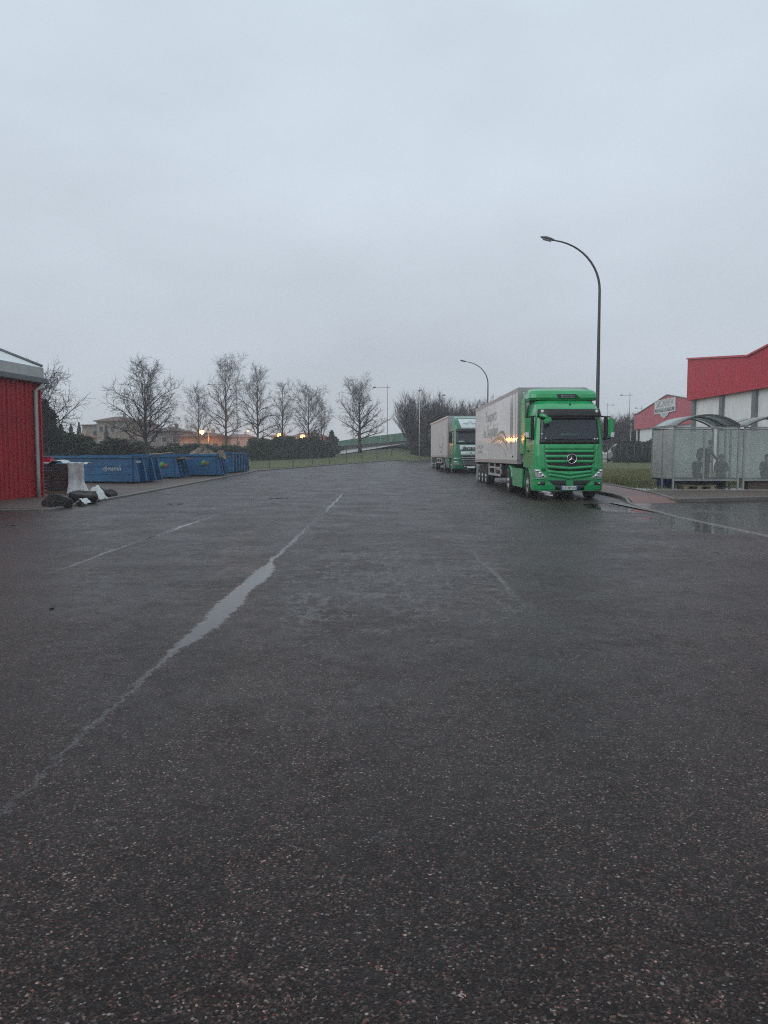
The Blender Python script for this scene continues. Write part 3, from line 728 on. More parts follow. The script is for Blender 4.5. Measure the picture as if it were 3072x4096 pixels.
# green panel fence right of the trucks
gf = empty('panel_fence', (0,83.5,0), 0, 'dark green mesh panel fence on posts behind the lawn', 'fence')
M_GF = mat('fence_green', (0.018,0.045,0.035), .5)
zb = ground_z(25, 84)
xs = [wx(p, 83.5) for p in (2428,2452.5,2479,2505,2535,2566,2597)]
for x in xs: MB().tube([(x,0,zb-.1),(x,0,zb+2.15)], .045, 6).build('post', M_GF, gf)
for a, b in zip(xs, xs[1:]):
    mb = MB(); n = 14
    for i in range(n+1):
        x = lerp(a, b, i/n); mb.box(x-.006, x+.006, -.005, .005, zb+.45, zb+2.05)
    for i in range(7):
        z = zb+.45+i*.265; mb.box(a, b, .006, .016, z-.008, z+.008)
    mb.build('mesh_panel', M_GF, gf)
px_, d_ = 2513, 74
o = MB().tube([(wx(px_,d_), d_, base(d_)), (wx(px_,d_), d_, base(d_)+1.0)], .04, 8).lathe([(.0,0),(.055,0),(.055,.05),(0,.06)], (wx(px_,d_), d_, base(d_)+.98), k=8).build('marker_post', M_POST); tag(o, 'single short dark post on the lawn in front of the green fence', 'post')

# ================================================================ buildings
def corr(name, c, rough=.45, period=.25, axis='Y', var=.10, dirt=.12, depth=.03, coat=0.0):
    m, t, b = newmat(name); p = t.obj(); X, Y, Z = t.xyz(p)
    v = {'X': X, 'Y': Y}[axis]
    wv = t.m('PINGPONG', v, period/2)
    h = t.smooth(wv, period*.12, period*.3)
    n = t.noise(p, .9, 5, .6)
    cc = t.ramp(n, [(0.3, tuple(x*(1-var) for x in c)), (0.7, tuple(x*(1+var) for x in c))])
    st = t.smooth(t.noise(t.scale(p, 5, 5, .5), 1.6, 5, .6), .5, .8)
    cc = t.mix(t.m('MULTIPLY', st, dirt), cc, (0.05,0.045,0.04,1))
    t.put(b.inputs['Base Color'], cc); b.inputs['Roughness'].default_value = rough
    if coat: b.inputs['Coat Weight'].default_value = coat
    t.put(b.inputs['Normal'], t.bump(h, 1.0, depth)); return m
M_REDW = corr('red_cladding', (0.36,0.004,0.012), .6, .5, 'Y', .18, .5, .05)
M_REDB = corr('red_fascia', (0.42,0.010,0.030), .6, .42, 'Y', .12, .25, .06)
M_PINK = corr('haze_tinted_red_fascia', (0.38,0.075,0.10), .6, .5, 'Y', .06, .08, .04)  # red greyed towards pink: distance haze put into the base colour
M_WHITEC = corr('white_panels', (0.62,0.66,0.66), .5, 1.1, 'Y', .08, .35, .012)
M_ROOF = corr('light_roof_sheet', (0.66,0.72,0.72), .4, .3, 'Y', .08, .15, .03)
M_TRIM = mat('grey_trim', (0.44,0.46,0.44), .5, var=.1, dirt=.25)
M_TRIM_D = mat('dark_trim', (0.13,0.15,0.155), .5, dirt=.2)
M_PILA = mat('grey_pilaster', (0.13,0.145,0.155), .6)

# --- left red shed: wall plane from the corner towards the camera
shed = empty('red_shed', (-12.12, 28.0, -.2), R(-9), 'deep red clad shed with pale roof edge and downpipe at the left edge', 'shed')
# local: wall along -y at x=0 ; building interior at x<0
mb = MB(); mb.cur = 0
prof = []; per = .25; y = 0
while y > -22:
    prof += [(0, y), (0, y-.10), (-.035, y-.135), (-.035, y-.215)]; y -= per
prof.append((0, y)); prof += [(-9, y), (-9, 0)]
wall = MB().prism([(a, b) for a, b in prof], 0.06, 4.22, 'XY').build('wall', M_REDW, shed)
MB().box(-.04,.03,-.06,.02,0,4.2).build('corner_trim', mat('red_trim', (0.38,0.008,0.02), .4), shed)
MB().box(-9,.02,-22,.0,-.2,.06).build('plinth', mat('dark_plinth', (0.06,0.05,0.048), .8), shed)
MB().box(-.05,.22,-22,.16,4.22,4.40).build('gutter', M_TRIM_D, shed, bevel=.02)
MB().box(-.15,.10,-22,.10,4.40,4.78).build('eave_fascia', M_TRIM, shed, bevel=.02)
MB().add([(.08,-22,4.78),(.08,.08,4.78),(-4.6,.08,6.55),(-4.6,-22,6.55),(-9,-22,4.78),(-9,.08,4.78)], [(0,1,2,3),(3,2,5,4),(1,5,2),(0,3,4)]).build('roof', M_ROOF, shed)
MB().tube([(.02,.12,4.85),(-4.6,.12,6.62)], .05, 6).build('roof_edge', M_TRIM_D, shed)
dp = MB(); dp.tube([(.13,-.10,4.25),(.13,-.16,4.1),(.09,-.42,3.95),(.09,-.42,1.0),(.09,-.42,.98),(.09,-.42,.32)], .062, 10)
dp.lathe([(.07,0),(.07,.05)], (.09,-.42,1.0), k=10)
d0 = dp.build('downpipe', mat('pipe_grey', (0.36,0.40,0.38), .45, dirt=.2), shed)
MB().tube([(.09,-.42,.32),(.10,-.42,.08),(.2,-.42,.03)], .062, 10).build('pipe_foot', mat('rusty_foot', (0.16,0.10,0.07), .7), shed)

# --- right big building with red fascia
bb = empty('warehouse', (24, 62, base(62)), 0, 'large white warehouse with bright red fascia band at the right edge', 'building')
zb = base(62)
P = [(0, 9.10-zb), (-10.3, 8.05-zb), (-40, 11.4-zb)]
fb = 5.8-zb
MB().prism([(0,fb),(0,P[0][1]),(-10.3,P[1][1]),(-40,P[2][1]),(-40,fb-.25)], -.35, 0, 'YZ').build('fascia', M_REDB, bb)
mb = MB()
for (a, za), (b, zc) in zip(P, P[1:]): mb.add([(-.45,a,za),(-.45,b,zc),(.1,b,zc),(.1,a,za),(-.45,a,za-.12),(-.45,b,zc-.12),(-.40,a,za-.12),(-.40,b,zc-.12)], [(0,1,2,3),(0,1,5,4),(0,3,6,4)])
mb.build('coping', mat('red_coping', (0.42,0.02,0.035), .4), bb)
MB().box(.02,24,-40,-.05,-.3,fb+1.5).build('wall', M_WHITEC, bb)
MB().add([(.02,0,P[0][1]-.3),(.02,-10.3,P[1][1]-.3),(.02,-40,P[2][1]-.3),(24,0,P[0][1]-.3),(24,-10.3,P[1][1]-.3),(24,-40,P[2][1]-.3)], [(0,1,4,3),(1,2,5,4)]).build('roof', M_ROOF, bb)
MB().box(.02,24,-.3,-.05,fb+1.5,P[0][1]-.35).build('end_wall', M_WHITEC, bb)
for yy in (-.75,-5.8,-10.8,-15.8,-20.8,-25.8,-30.8): MB().box(-.16,.01,yy-.28,yy+.28,-.3,fb+.4).build('pilaster', M_PILA, bb)
sk = MB(); sk.prism([(4.0,8.75-zb),(4.2,9.35-zb),(7.8,9.35-zb),(8,8.75-zb)], -14.5, -11.2, 'XZ'); sk.build('skylight', mat('skylight_sheet', (0.55,0.58,0.55), .4), bb)
# --- farther pinkish building with gable and sign
pb = empty('gabled_warehouse', (36, 113, .98), 0, 'farther gabled warehouse in haze tinted red with a white sign on its gable', 'building')
g0 = .98
PF = [(0,7.35-g0),(0,7.45-g0),(-1.5,7.5-g0),(-13,9.15-g0),(-26,7.3-g0)]
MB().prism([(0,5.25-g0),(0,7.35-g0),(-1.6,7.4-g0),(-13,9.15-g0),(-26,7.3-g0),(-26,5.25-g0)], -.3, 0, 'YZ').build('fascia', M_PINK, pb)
mb = MB(); mb.tube([(-.35,0,7.42-g0),(-.35,-1.6,7.46-g0),(-.35,-13,9.22-g0),(-.35,-26,7.37-g0)], .07, 6); mb.build('roof_edge', M_TRIM_D, pb)
MB().box(.02,30,-25.5,-1.6,-.3,5.6-g0).build('wall', M_WHITEC, pb)
MB().add([(-.3,0,7.38-g0),(-.3,-13,9.17-g0),(-.3,-26,7.32-g0),(34,0,7.38-g0),(34,-13,9.17-g0),(34,-26,7.32-g0)], [(0,1,4,3),(1,2,5,4)]).build('roof', mat('pale_roof', (0.55,0.55,0.52), .5), pb)
MB().box(-.22,-.02,-.95,-.75,-.3,5.2-g0).build('downpipe', M_TRIM, pb)
# sign
sgn = empty('sign_mount', (0,0,0)); sgn.name = 'gable_sign'; sgn.parent = pb; sgn.location = (-.36, -12.4, 7.75-g0)
ms = mat('sign_white', (0.50,0.53,0.53), .5)
def yof(px): return 36*3150/(px-1536)
poly = [(5.0,.95),(-5.0,.95),(-5.0,-.75),(-2.2,-.80),(-1.5,-1.1),(-.4,-1.42),(.4,-1.42),(1.6,-1.1),(2.3,-.80),(5.0,-.75)]
poly = [(a*.74, b) for a, b in poly]
bo = MB().prism(poly, -.06, 0, 'YZ').build('board', ms, sgn)
MB().box(-.075,-.061,-3.45,3.45,-.62,-.18).build('band', mat('sign_band', (0.05,0.09,0.09), .5), sgn)
put_text('lettering', 'SICAREV', 1.25, mat('sign_grey', (0.27,0.30,0.30), .6), sgn, (-.085, 0, .40), (R(90), 0, R(-90)), sx=1.30, depth=.006)
put_text('small_lettering', 'COOPERATIVE', .46, mat('sign_pale', (0.5,0.55,0.55), .6), sgn, (-.085, 0, -.40), (R(90), 0, R(-90)), sx=1.9, depth=.006)
MB().prism([(-1.25,-.78),(1.25,-.78),(.4,-1.25),(0,-1.3),(-.4,-1.25)], -.075, -.061, 'YZ').build('badge', mat('badge_green', (0.30,0.40,0.38), .5), sgn)

# --- houses behind
def house(px0, px1, d, yroof, yeave, col_, roofc, label, depth=9, seedw=3, ztop_extra=0, win=3, hip=.5, z0=None, storeys=2):
    x0, x1 = wx(px0, d), wx(px1, d); g = ground_z(x0, d) if z0 is None else z0
    ze, zr = wz(yeave, d), wz(yroof, d)
    root = empty('house', ((x0+x1)/2, d, g), 0, label, 'house', 'houses beyond the hedge')
    W = (x1-x0)/2; h = ze-g
    m = mat('render_%s' % label[:12], col_, .85, var=.12, vs=.5, dirt=.15)
    MB().box(-W, W, 0, depth, -1, h).build('wall', m, root)
    o_ = .5; k = hip*depth/2
    rf = MB().add([(-W-o_,-o_,h),(W+o_,-o_,h),(W+o_,depth+o_,h),(-W-o_,depth+o_,h),(-W+k,depth/2,zr-g),(W-k,depth/2,zr-g),(-W-o_,-o_,h-.15),(W+o_,-o_,h-.15),(W+o_,depth+o_,h-.15),(-W-o_,depth+o_,h-.15)],
                  [(0,1,5,4),(1,2,5),(2,3,4,5),(3,0,4),(6,7,1,0),(7,8,2,1),(8,9,3,2),(9,6,0,3),(9,8,7,6)]).build('roof', mat('roof_%s' % label[:12], roofc, .8, var=.2, vs=1, bump=.02, bs=8), root)
    MB().box(W*.3,W*.3+.5,depth*.4,depth*.4+.5,zr-g-1.0,zr-g+.5).build('chimney', m, rf)
    for s in range(storeys):
        zc = h - 1.6 - s*2.7
        if zc < .6: break
        for i in range(win):
            xc = lerp(-W*.7, W*.7, i/(win-1) if win > 1 else .5)
            w_ = MB().box(xc-.5,xc+.5,-.05,-.002,zc-.6,zc+.6).build('window', mat('window_frame', (0.45,0.44,0.42), .6), root)
            MB().box(xc-.42,xc+.42,-.07,-.052,zc-.52,zc+.52).build('pane', mat('house_glass', (0.03,0.035,0.04), .15), w_)
    return root
house(392, 520, 150, 1664, 1684, (0.22,0.185,0.155), (0.11,0.07,0.06), 'tall cream house with hipped brown roof left of the widest tree', win=3, depth=8)
house(335, 393, 152, 1694, 1700, (0.24,0.21,0.175), (0.11,0.065,0.055), 'low cream wing joined left of the hipped house', win=2, depth=8, storeys=1)
house(268, 336, 120, 1731, 1745, (0.34,0.27,0.22), (0.24,0.09,0.055), 'small house with orange tiled roof between the conifers', win=2, depth=6, storeys=1)
house(500, 600, 165, 1672, 1700, (0.19,0.155,0.135), (0.11,0.065,0.06), 'brown roofed house half hidden by the widest bare tree', win=3, depth=8)
house(600, 722, 140, 1704, 1722, (0.17,0.145,0.145), (0.115,0.10,0.11), 'grey hazy house block right of the widest bare tree', win=3, depth=10)
house(722, 890, 118, 1729, 1745, (0.40,0.27,0.20), (0.12,0.075,0.06), 'long low house lit orange by the street light', win=4, depth=7, storeys=1)
house(900, 1010, 200, 1736, 1748, (0.28,0.20,0.17), (0.13,0.07,0.06), 'low brown house behind the two tallest bare trees', win=3, depth=7, storeys=1)
house(1088, 1152, 195, 1733, 1745, (0.45,0.43,0.42), (0.14,0.08,0.07), 'small pale house between the two brightest street lights', win=2, depth=7, storeys=1)
house(1170, 1300, 190, 1730, 1746, (0.22,0.15,0.13), (0.12,0.065,0.055), 'low reddish house behind the round crowned bare tree', win=3, depth=7, storeys=1)

# --- lit sodium lamps
def glow_lamp(px, py, d, power, rad, label, col_=(1.0,.33,.08), arm=-1.0):
    x, z = wx(px, d), wz(py, d); g = ground_z(x, d)
    root = empty('lit_street_lamp', (x, d, g), 0, label, 'street lamp', 'lit orange street lamps among the trees')
    MB().tube([(.9,.3,0),(.9,.3,z-g+.25)], [.07,.05], 6).build('pole', M_POLE_DK, root)
    MB().tube([(.9,.3,z-g+.22),(0,0,z-g+.16)], .03, 6).build('arm', M_POLE_DK, root)
    MB().cbox((0,0,z-g+.13),(.45,.25,.08)).build('lamp_head', M_POLE_DK, root)
    m, t, b = newmat('sodium_glow'); b.inputs['Emission Color'].default_value = (*col_,1); b.inputs['Emission Strength'].default_value = 7
    b.inputs['Base Color'].default_value = (.8,.5,.3,1)
    MB().lathe([(0,-.9*rad),(rad*.7,-.6*rad),(rad,0),(rad*.7,.6*rad),(0,.7*rad)], (0,-.05,z-g-rad*.4), k=12).build('bulb', m, root)
    l = bpy.data.lights.new('bulb_light', 'POINT'); l.energy = power; l.color = col_; l.shadow_soft_size = rad*1.3
    lo = bpy.data.objects.new('bulb_light', l); col.objects.link(lo); lo.parent = root; lo.location = (0,-.05,z-g-rad*1.6-.1)
    return root
glow_lamp(811, 1724, 108, 1800, .34, 'glowing orange lamp lighting the long low house')
glow_lamp(1213, 1743, 165, 3000, .60, 'brightest glowing orange lamp beside the round crowned tree')
glow_lamp(1119, 1736, 176, 3600, .5, 'middle sized glowing orange lamp beside the slender tree')
glow_lamp(995, 1722, 190, 1200, .18, 'tiny glowing lamp between the two tallest trees')
glow_lamp(1167, 1751, 125, 150, .18, 'small glowing lamp low down left of the brightest one')
# ================================================================ open containers
M_BLUE = mat('container_blue', (0.002,0.085,0.205), .5, var=.3, vs=1.5, dirt=.65, coat=0, streak=True)
M_BLUE_D = mat('container_blue_dark', (0.007,0.05,0.15), .5, var=.2, vs=2, dirt=.5)
M_BLACK = mat('black_rubber', (0.012,0.012,0.013), .7)
M_STEELD = mat('dark_steel', (0.035,0.035,0.038), .6, .3)
def container(loc, rz, L, W, H, label, ribs_side=0, panels=2, marks=None, endribs=True):
    """origin: near right corner; long axis to -x, depth to +y; right end face at x=0 (hook end)"""
    root = empty('skip_container', loc, rz, label, 'container', 'blue open containers along the yard edge')
    t = .07; z0 = .14
    b = MB()
    b.box(-L,0,0,t,z0,H); b.box(-L,0,W-t,W,z0,H); b.box(-L,-L+t,t,W-t,z0,H); b.box(-t,0,t,W-t,z0,H); b.box(-L+t,-t,t,W-t,z0,z0+.06)
    b.build('body', M_BLUE, root)
    r = MB(); r.box(-L-.05,.05,-.06,.10,H,H+.13); r.box(-L-.05,.05,W-.10,W+.06,H,H+.13); r.box(-L-.05,-L+.10,.10,W-.10,H,H+.13); r.box(-.10,.05,.10,W-.10,H,H+.13)
    r.build('top_rim', M_BLUE, root, bevel=.015)
    rb = MB()
    if ribs_side:
        for i in range(ribs_side+1):
            x = lerp(-L+.06, -.06, i/ribs_side); MB().box(x-.05,x+.05,-.07,-.002,z0,H-.002).build('rib', M_BLUE, root)
            MB().box(x-.05,x+.05,W+.002,W+.07,z0,H-.002).build('rib', M_BLUE, root)
    for k in range(1, panels+1):
        z = lerp(z0, H, k/(panels+1)); MB().box(-L+.1,-.1,-.022,-.002,z-.02,z+.02).build('rib', M_BLUE, root)
    e = MB()
    if endribs:
        for y in (.04, W*.32, W*.68, W-.16):
            e = MB(); e.add([(0.002,y,z0),(0.002,y+.12,z0),(.32,y+.12,z0),(.32,y,z0),(0.002,y,H),(0.002,y+.12,H),(.07,y+.12,H),(.07,y,H)], [(0,3,2,1),(4,5,6,7),(0,1,5,4),(1,2,6,5),(2,3,7,6),(3,0,4,7)]); e.build('end_brace', M_BLUE, root)
    u = MB(); u.box(-L+.1,0.1,W*.27,W*.27+.12,0.02,z0-.002); u.box(-L+.1,.1,W*.7,W*.7+.12,0.02,z0-.002)
    u.build('skid_rails', M_STEELD, root)
    for y in (W*.3, W*.74):
        MB().lathe([(0,-.09),(.11,-.09),(.12,0),(.11,.09),(0,.09)], (-L+.5,y,.12), 'Y' and 'Y', 12).build('roller', M_STEELD, root)
    return root
c1 = container((-12.0,37.6,base(38)), R(-12), 5.5, 2.45, 1.25, 'long blue open container with white lettering, nearest in the row', panels=2)
put_text('lettering', 'dynamis', .30, mat('faded_white', (0.34,0.41,0.46), .6, dirt=.4, vs=6), c1, (-1.05,-.03,.76), (R(90),0,0), depth=.004, shear=.3, bold=.004)
MB().box(.02,.055,.25,.75,1.02,1.14).build('white_plate', mat('faded_white', (0,0,0)), c1)
c2 = container((-11.6,43.5,base(43.5)), 0, 5.0, 2.4, 1.22, 'blue open container with boards on top, second in the row', panels=1)
c3 = container((-10.0,46.9,base(46.9)), 0, 5.0, 2.3, 1.24, 'blue open container heaped with grey rubble, third in the row', panels=1)
c4 = container((-9.95,58.0,base(55)), R(-90+0), 6.4, 2.4, 1.30, 'blue ribbed open container at the far end of the row', ribs_side=6, panels=0, endribs=False)
c4.rotation_euler = (0,0,R(90)); c4.location = (-10.0,58.2,base(55)-.02)
# ribbed side must face +x: long axis -x rotated by 90 deg runs to -y; near side (y=0) then faces +x
MB().box(-.30,-.12,-.085,-.072,.45,.98).build('label_plate', mat('plate_white', (0.6,0.66,0.68), .5), c4)
def sticker(root, x, z):
    MB().lathe([(0,-.012),(.155,-.012),(.16,0)], (x,-.028,z), 'Y', 20).build('round_sticker', mat('sticker_green', (0.07,0.20,0.03), .5), root)
    MB().lathe([(0,-.01),(.09,-.01),(.10,0)], (x+.22,-.026,z-.04), 'Y', 14).build('small_sticker', mat('sticker_red', (0.25,0.05,0.05), .5), root)
sticker(c2, -.62, .82); sticker(c3, -.70, .85)
M_RUB = granular('rubble', [(0.3,(0.09,0.07,0.065)),(0.5,(0.17,0.14,0.13)),(0.7,(0.26,0.22,0.20))], 8, .03, .85)
def heap(loc, rx, ry, h, seed, label, m=M_RUB, name='rubble_heap', z0=0):
    rd = random.Random(seed); mb = MB(); k = 26; n = 9
    off = [rd.random()*6 for _ in range(6)]
    vs = []; fs = []
    for i in range(n+1):
        f = i/n
        for j in range(k):
            a = 6.283*j/k; r = f*(1+.10*math.sin(3*a+off[0])+.07*math.sin(7*a+off[1])); z = h*(1-f)**.8*(1+.22*math.sin(5*a+f*7+off[2]))+rd.uniform(-.04,.04)*h*2
            vs.append((rx*r*math.cos(a), ry*r*math.sin(a), max(z, -.05)))
    for i in range(n):
        for j in range(k): fs.append((i*k+j, i*k+(j+1)%k, (i+1)*k+(j+1)%k, (i+1)*k+j))
    mb.add(vs, fs)
    for _ in range(60):
        a = rd.random()*6.28; r = rd.random(); s = rd.uniform(.04,.13)
        mb.cbox((rx*r*math.cos(a)*.9, ry*r*math.sin(a)*.9, h*(1-r)**.8+.02), (s*1.6,s,s*.7), rd.random()*3, rd.random()*3)
    o = mb.build(name, m, None, loc, fixn=False); tag(o, label, 'heap'); return o
heap((-11.05,48.0,base(47)+1.18), 1.05,.95,.62, 3, 'pointed heap of grey rubble in the third container')
heap((-12.9,44.6,base(44)+1.12), 1.9,1.0,.22, 4, 'low heap of brown scraps in the container with boards', granular('scraps', [(0.3,(0.05,0.035,0.03)),(0.6,(0.12,0.09,0.075)),(0.75,(0.25,0.2,0.16))], 10,.03), 'scrap_heap')
heap((-10.25,49.3,base(47)+1.15), .5,.5,.36, 6, 'small second heap of rubble at the right end of the third container')
pl = empty('board_stack', (-12.35,43.75,base(43.5)+1.37), R(8), 'pale slatted boards lying on the second container rim', 'boards')
for i in range(7): MB().cbox((-.5+i*.17,0,.04+.012*i),(.14,.75,.03),R(18),0,0).build('board', mat('pale_wood', (0.42,0.36,0.27), .7), pl)
o = MB().cbox((0,0,.2),(.28,.03,.42),R(20),R(12)).cbox((.14,.1,.05),(.2,.03,.3),R(60),R(-20)).build('cardboard_scrap', mat('cardboard', (0.30,0.24,0.18), .8), None, (-9.75,47.4,base(47)+1.18)); tag(o, 'torn cardboard hanging over the corner of the third container', 'cardboard')

# ================================================================ pallet stack, boulders and film by the shed
st = empty('block_stack', (-12.35, 30.3, .06), R(4), 'stack of dark brown boards half wrapped in white film beside the shed', 'stack')
mbrown = mat('stack_brown', (0.085,0.060,0.055), .8, var=.35, vs=8, bump=.01)
for i in range(8):
    mb = MB(); z = .12+i*.125
    for j in range(4): mb.cbox((-.42+j*.29, 0, z+.055), (.27,.95,.105), R(random.uniform(-1.5,1.5)))
    mb.build('layer', mbrown, st)
mb = MB(); mb.box(-.6,.62,-.5,-.4,0,.1); mb.box(-.6,.62,.4,.5,0,.1); mb.box(-.6,.62,-.05,.05,0,.1); mb.build('pallet', mat('pallet_wood', (0.20,0.16,0.12), .8), st)
m_film, t_, b_ = newmat('white_film'); p_ = t_.obj()
t_.put(b_.inputs['Base Color'], t_.ramp(t_.noise(p_, 5, 5, .6), [(0.3,(0.48,0.53,0.52)),(0.7,(0.72,0.76,0.76))])); b_.inputs['Roughness'].default_value = .3
t_.put(b_.inputs['Normal'], t_.bump(t_.noise(t_.scale(p_, 3, 3, 1), 5, 4), .8, .04))
def film(u, v, off):
    x = lerp(.38, .98, u); z = lerp(1.17, -.0, v); y = -.56 - .02*math.sin(u*9) - (.35*max(0, v-.62)**1.2*3 if v > .62 else 0) + off
    x += max(0, v-.62)*.9*(u+.1)*.8 - .10*max(0,.2-v)
    return (x, y, z + .015*math.sin(u*14+v*5))
MB().slab(film, 14, 20, .02).build('film_wrap', m_film, st)
mb = MB()
def filmtop(u, v, off): return (lerp(-.75,.98,u), lerp(-.58,.45,v), 1.15 + .04*math.sin(u*11)*math.sin(v*7) + (.09 if .25 < u < .55 else 0) + off)
mb.slab(filmtop, 16, 8, .015); mb.build('film_top', m_film, st)
rc = MB(); rc.box(-.18,.18,-.16,.16,0,.18); rc.box(-.2,.2,-.18,.18,.18,.22)
o = rc.build('red_box', mat('red_plastic', (0.55,0.03,0.06), .4), None, (-12.85,30.1,1.23), bevel=.01); tag(o, 'small bright red box on the stack beside the shed downpipe', 'box')
def boulder(loc, dims, seed, label, rz=0):
    rd = random.Random(seed); bm = bmesh.new(); bmesh.ops.create_icosphere(bm, subdivisions=4, radius=1)
    offs = [Vector((rd.gauss(0,1), rd.gauss(0,1), rd.gauss(0,1))).normalized() for _ in range(16)]; hs = [rd.uniform(.50,.82) for _ in offs]
    for v in bm.verts:
        n = v.co.normalized(); k = 1.0
        for o_, h_ in zip(offs, hs):
            c_ = n.dot(o_)
            if c_ > .15: k = min(k, h_/c_)
        k *= 1-.30*max(0, n.z); k += .025*math.sin(n.x*13+seed)*math.sin(n.y*11)*math.sin(n.z*12)
        v.co = Vector((n.x*k*dims[0]/2, n.y*k*dims[1]/2, max(n.z*k*dims[2]*.62, -.25*dims[2])+ .25*dims[2]))
    for f in bm.faces: f.smooth = False
    me = bpy.data.meshes.new('boulder'); bm.to_mesh(me); bm.free()
    me.materials.append(mat('dark_rock', (0.014,0.015,0.012), .6, var=.5, vs=4, bump=.03, bs=9))
    o = bpy.data.objects.new('boulder', me); col.objects.link(o); o.location = loc; o.rotation_euler = (0,0,rz)
    tag(o, label, 'boulder', 'dark boulders lining the left kerb')
boulder((-9.40,22.5,.0), (1.05,.8,.74), 5, 'nearest dark boulder on the left kerb below the shed corner')
boulder((-9.35,24.6,.02), (1.2,.85,.66), 12, 'middle dark boulder partly draped with white film', .4)
boulder((-9.75,27.6,.05), (1.15,.8,.50), 14, 'farthest dark boulder, low and right of the other two', .2)
boulder((-10.35,28.6,.05), (.75,.6,.55), 21, 'small dark boulder behind the farthest one', 1.2)
def film2(u, v, off): return (lerp(-.5,.5,u)+.1*math.sin(v*5), lerp(-.4,.4,v), .10 + .46*(1-(2*u-1)**2)*(1-.6*(2*v-1)**2) + .03*math.sin(u*17+v*9) + off)
o = MB().slab(film2, 16, 12, .012).build('plastic_sheet', m_film, None, (-9.35,25.55,.02)); o.scale = (.75,.6,.9); o.rotation_euler = (0,0,R(-25)); tag(o, 'crumpled translucent plastic sheet lying over the middle boulder', 'plastic sheet')
def film3(u, v, off): return (lerp(-.14,.14,u)+.04*math.sin(v*9), lerp(-.25,.25,v), .05+.15*math.sin(u*3.1)+.03*math.sin(u*15+v*7)+off)
o = MB().slab(film3, 8, 10, .01).build('plastic_sheet', m_film, None, (-9.0,23.5,.0)); tag(o, 'scrap of white plastic between the two nearest boulders', 'plastic sheet')
# litter on the yard
for i, (x, y, s, lb) in enumerate(((-7.9,16.6,.10,'small dark twig on the asphalt at the left'),(-3.7,27.5,.35,'dark scrap of debris on the asphalt before the containers'),(-3.2,7.5,.03,'tiny dark pebble on the asphalt left of the puddle'),(-6.4,24.2,.25,'dark leaf litter near the left kerb'))):
    mb = MB(); rd = random.Random(i+40)
    for _ in range(6): mb.cbox((rd.gauss(0,s*.5), rd.gauss(0,s*.4), .008), (s*rd.uniform(.3,.9), s*.12, .012), rd.random()*3)
    tag(mb.build('debris', mat('debris_dark', (0.02,0.014,0.012), .7), None, (x,y,base(y))), lb, 'debris')

# ================================================================ trucks
M_GREEN = mat('truck_green', (0.001,0.30,0.086), .34, var=.14, vs=2.5, dirt=.22, coat=.6)
M_GREEN2 = mat('truck_green_dark', (0.006,0.14,0.062), .28, var=.15, vs=2.5, dirt=.2, coat=.6)
M_GLASSD = mat('dark_windscreen', (0.018,0.026,0.034), .07, var=.2, vs=1.0)
M_BLK = mat('black_plastic', (0.010,0.010,0.011), .5)
M_CHROME = mat('chrome', (0.62,0.64,0.66), .18, 1.0)
M_TYRE = mat('tyre', (0.014,0.014,0.015), .75, bump=.004)
M_RIM = mat('rim_alloy', (0.35,0.36,0.37), .35, .7, dirt=.3)
M_HEADL = mat('headlight_glass', (0.40,0.42,0.42), .12, .3)
M_WPLATE = mat('plate_white2', (0.62,0.64,0.64), .4)
M_FRAME = mat('chassis_dark', (0.020,0.020,0.022), .7)
M_WTRK = mat('cab_white', (0.52,0.58,0.60), .35, coat=.3)
def box_side(name, c, ribp=.055, rough=.20, coat=.5):
    """glossy trailer panel with fine upright ribs (stretches reflections sideways)"""
    m, t, b = newmat(name); p = t.obj(); X, Y, Z = t.xyz(p)
    n = t.noise(p, .7, 4, .6); low = t.smooth(Z, 2.0, 1.2)
    cc = t.ramp(n, [(0.3, tuple(x*.94 for x in c)), (0.7, tuple(x*1.05 for x in c))])
    st = t.smooth(t.noise(t.scale(p, 3, 3, .4), 2.0, 6, .7), .45, .8)
    cc = t.mix(t.m('MULTIPLY', st, .10), cc, (0.10,0.09,0.075,1))
    cc = t.mix(t.m('MULTIPLY', low, t.m('MULTIPLY', st, .35)), cc, (0.12,0.105,0.085,1))
    t.put(b.inputs['Base Color'], cc); b.inputs['Roughness'].default_value = rough
    b.inputs['Coat Weight'].default_value = coat; b.inputs['Coat Roughness'].default_value = .06
    h = t.m('ADD', t.m('MULTIPLY', t.noise(t.scale(p, 1, 1, .05), 9, 3, .6), 1.0), t.m('MULTIPLY', t.m('SINE', t.m('MULTIPLY', Y, 6.283/ribp)), .40))
    t.put(b.inputs['Normal'], t.bump(h, .55, .02)); return m
M_BOX = box_side('trailer_white', (0.68,0.67,0.66), rough=.5)
M_BOX2 = box_side('trailer_grey_white', (0.46,0.45,0.45), rough=.55, coat=0)

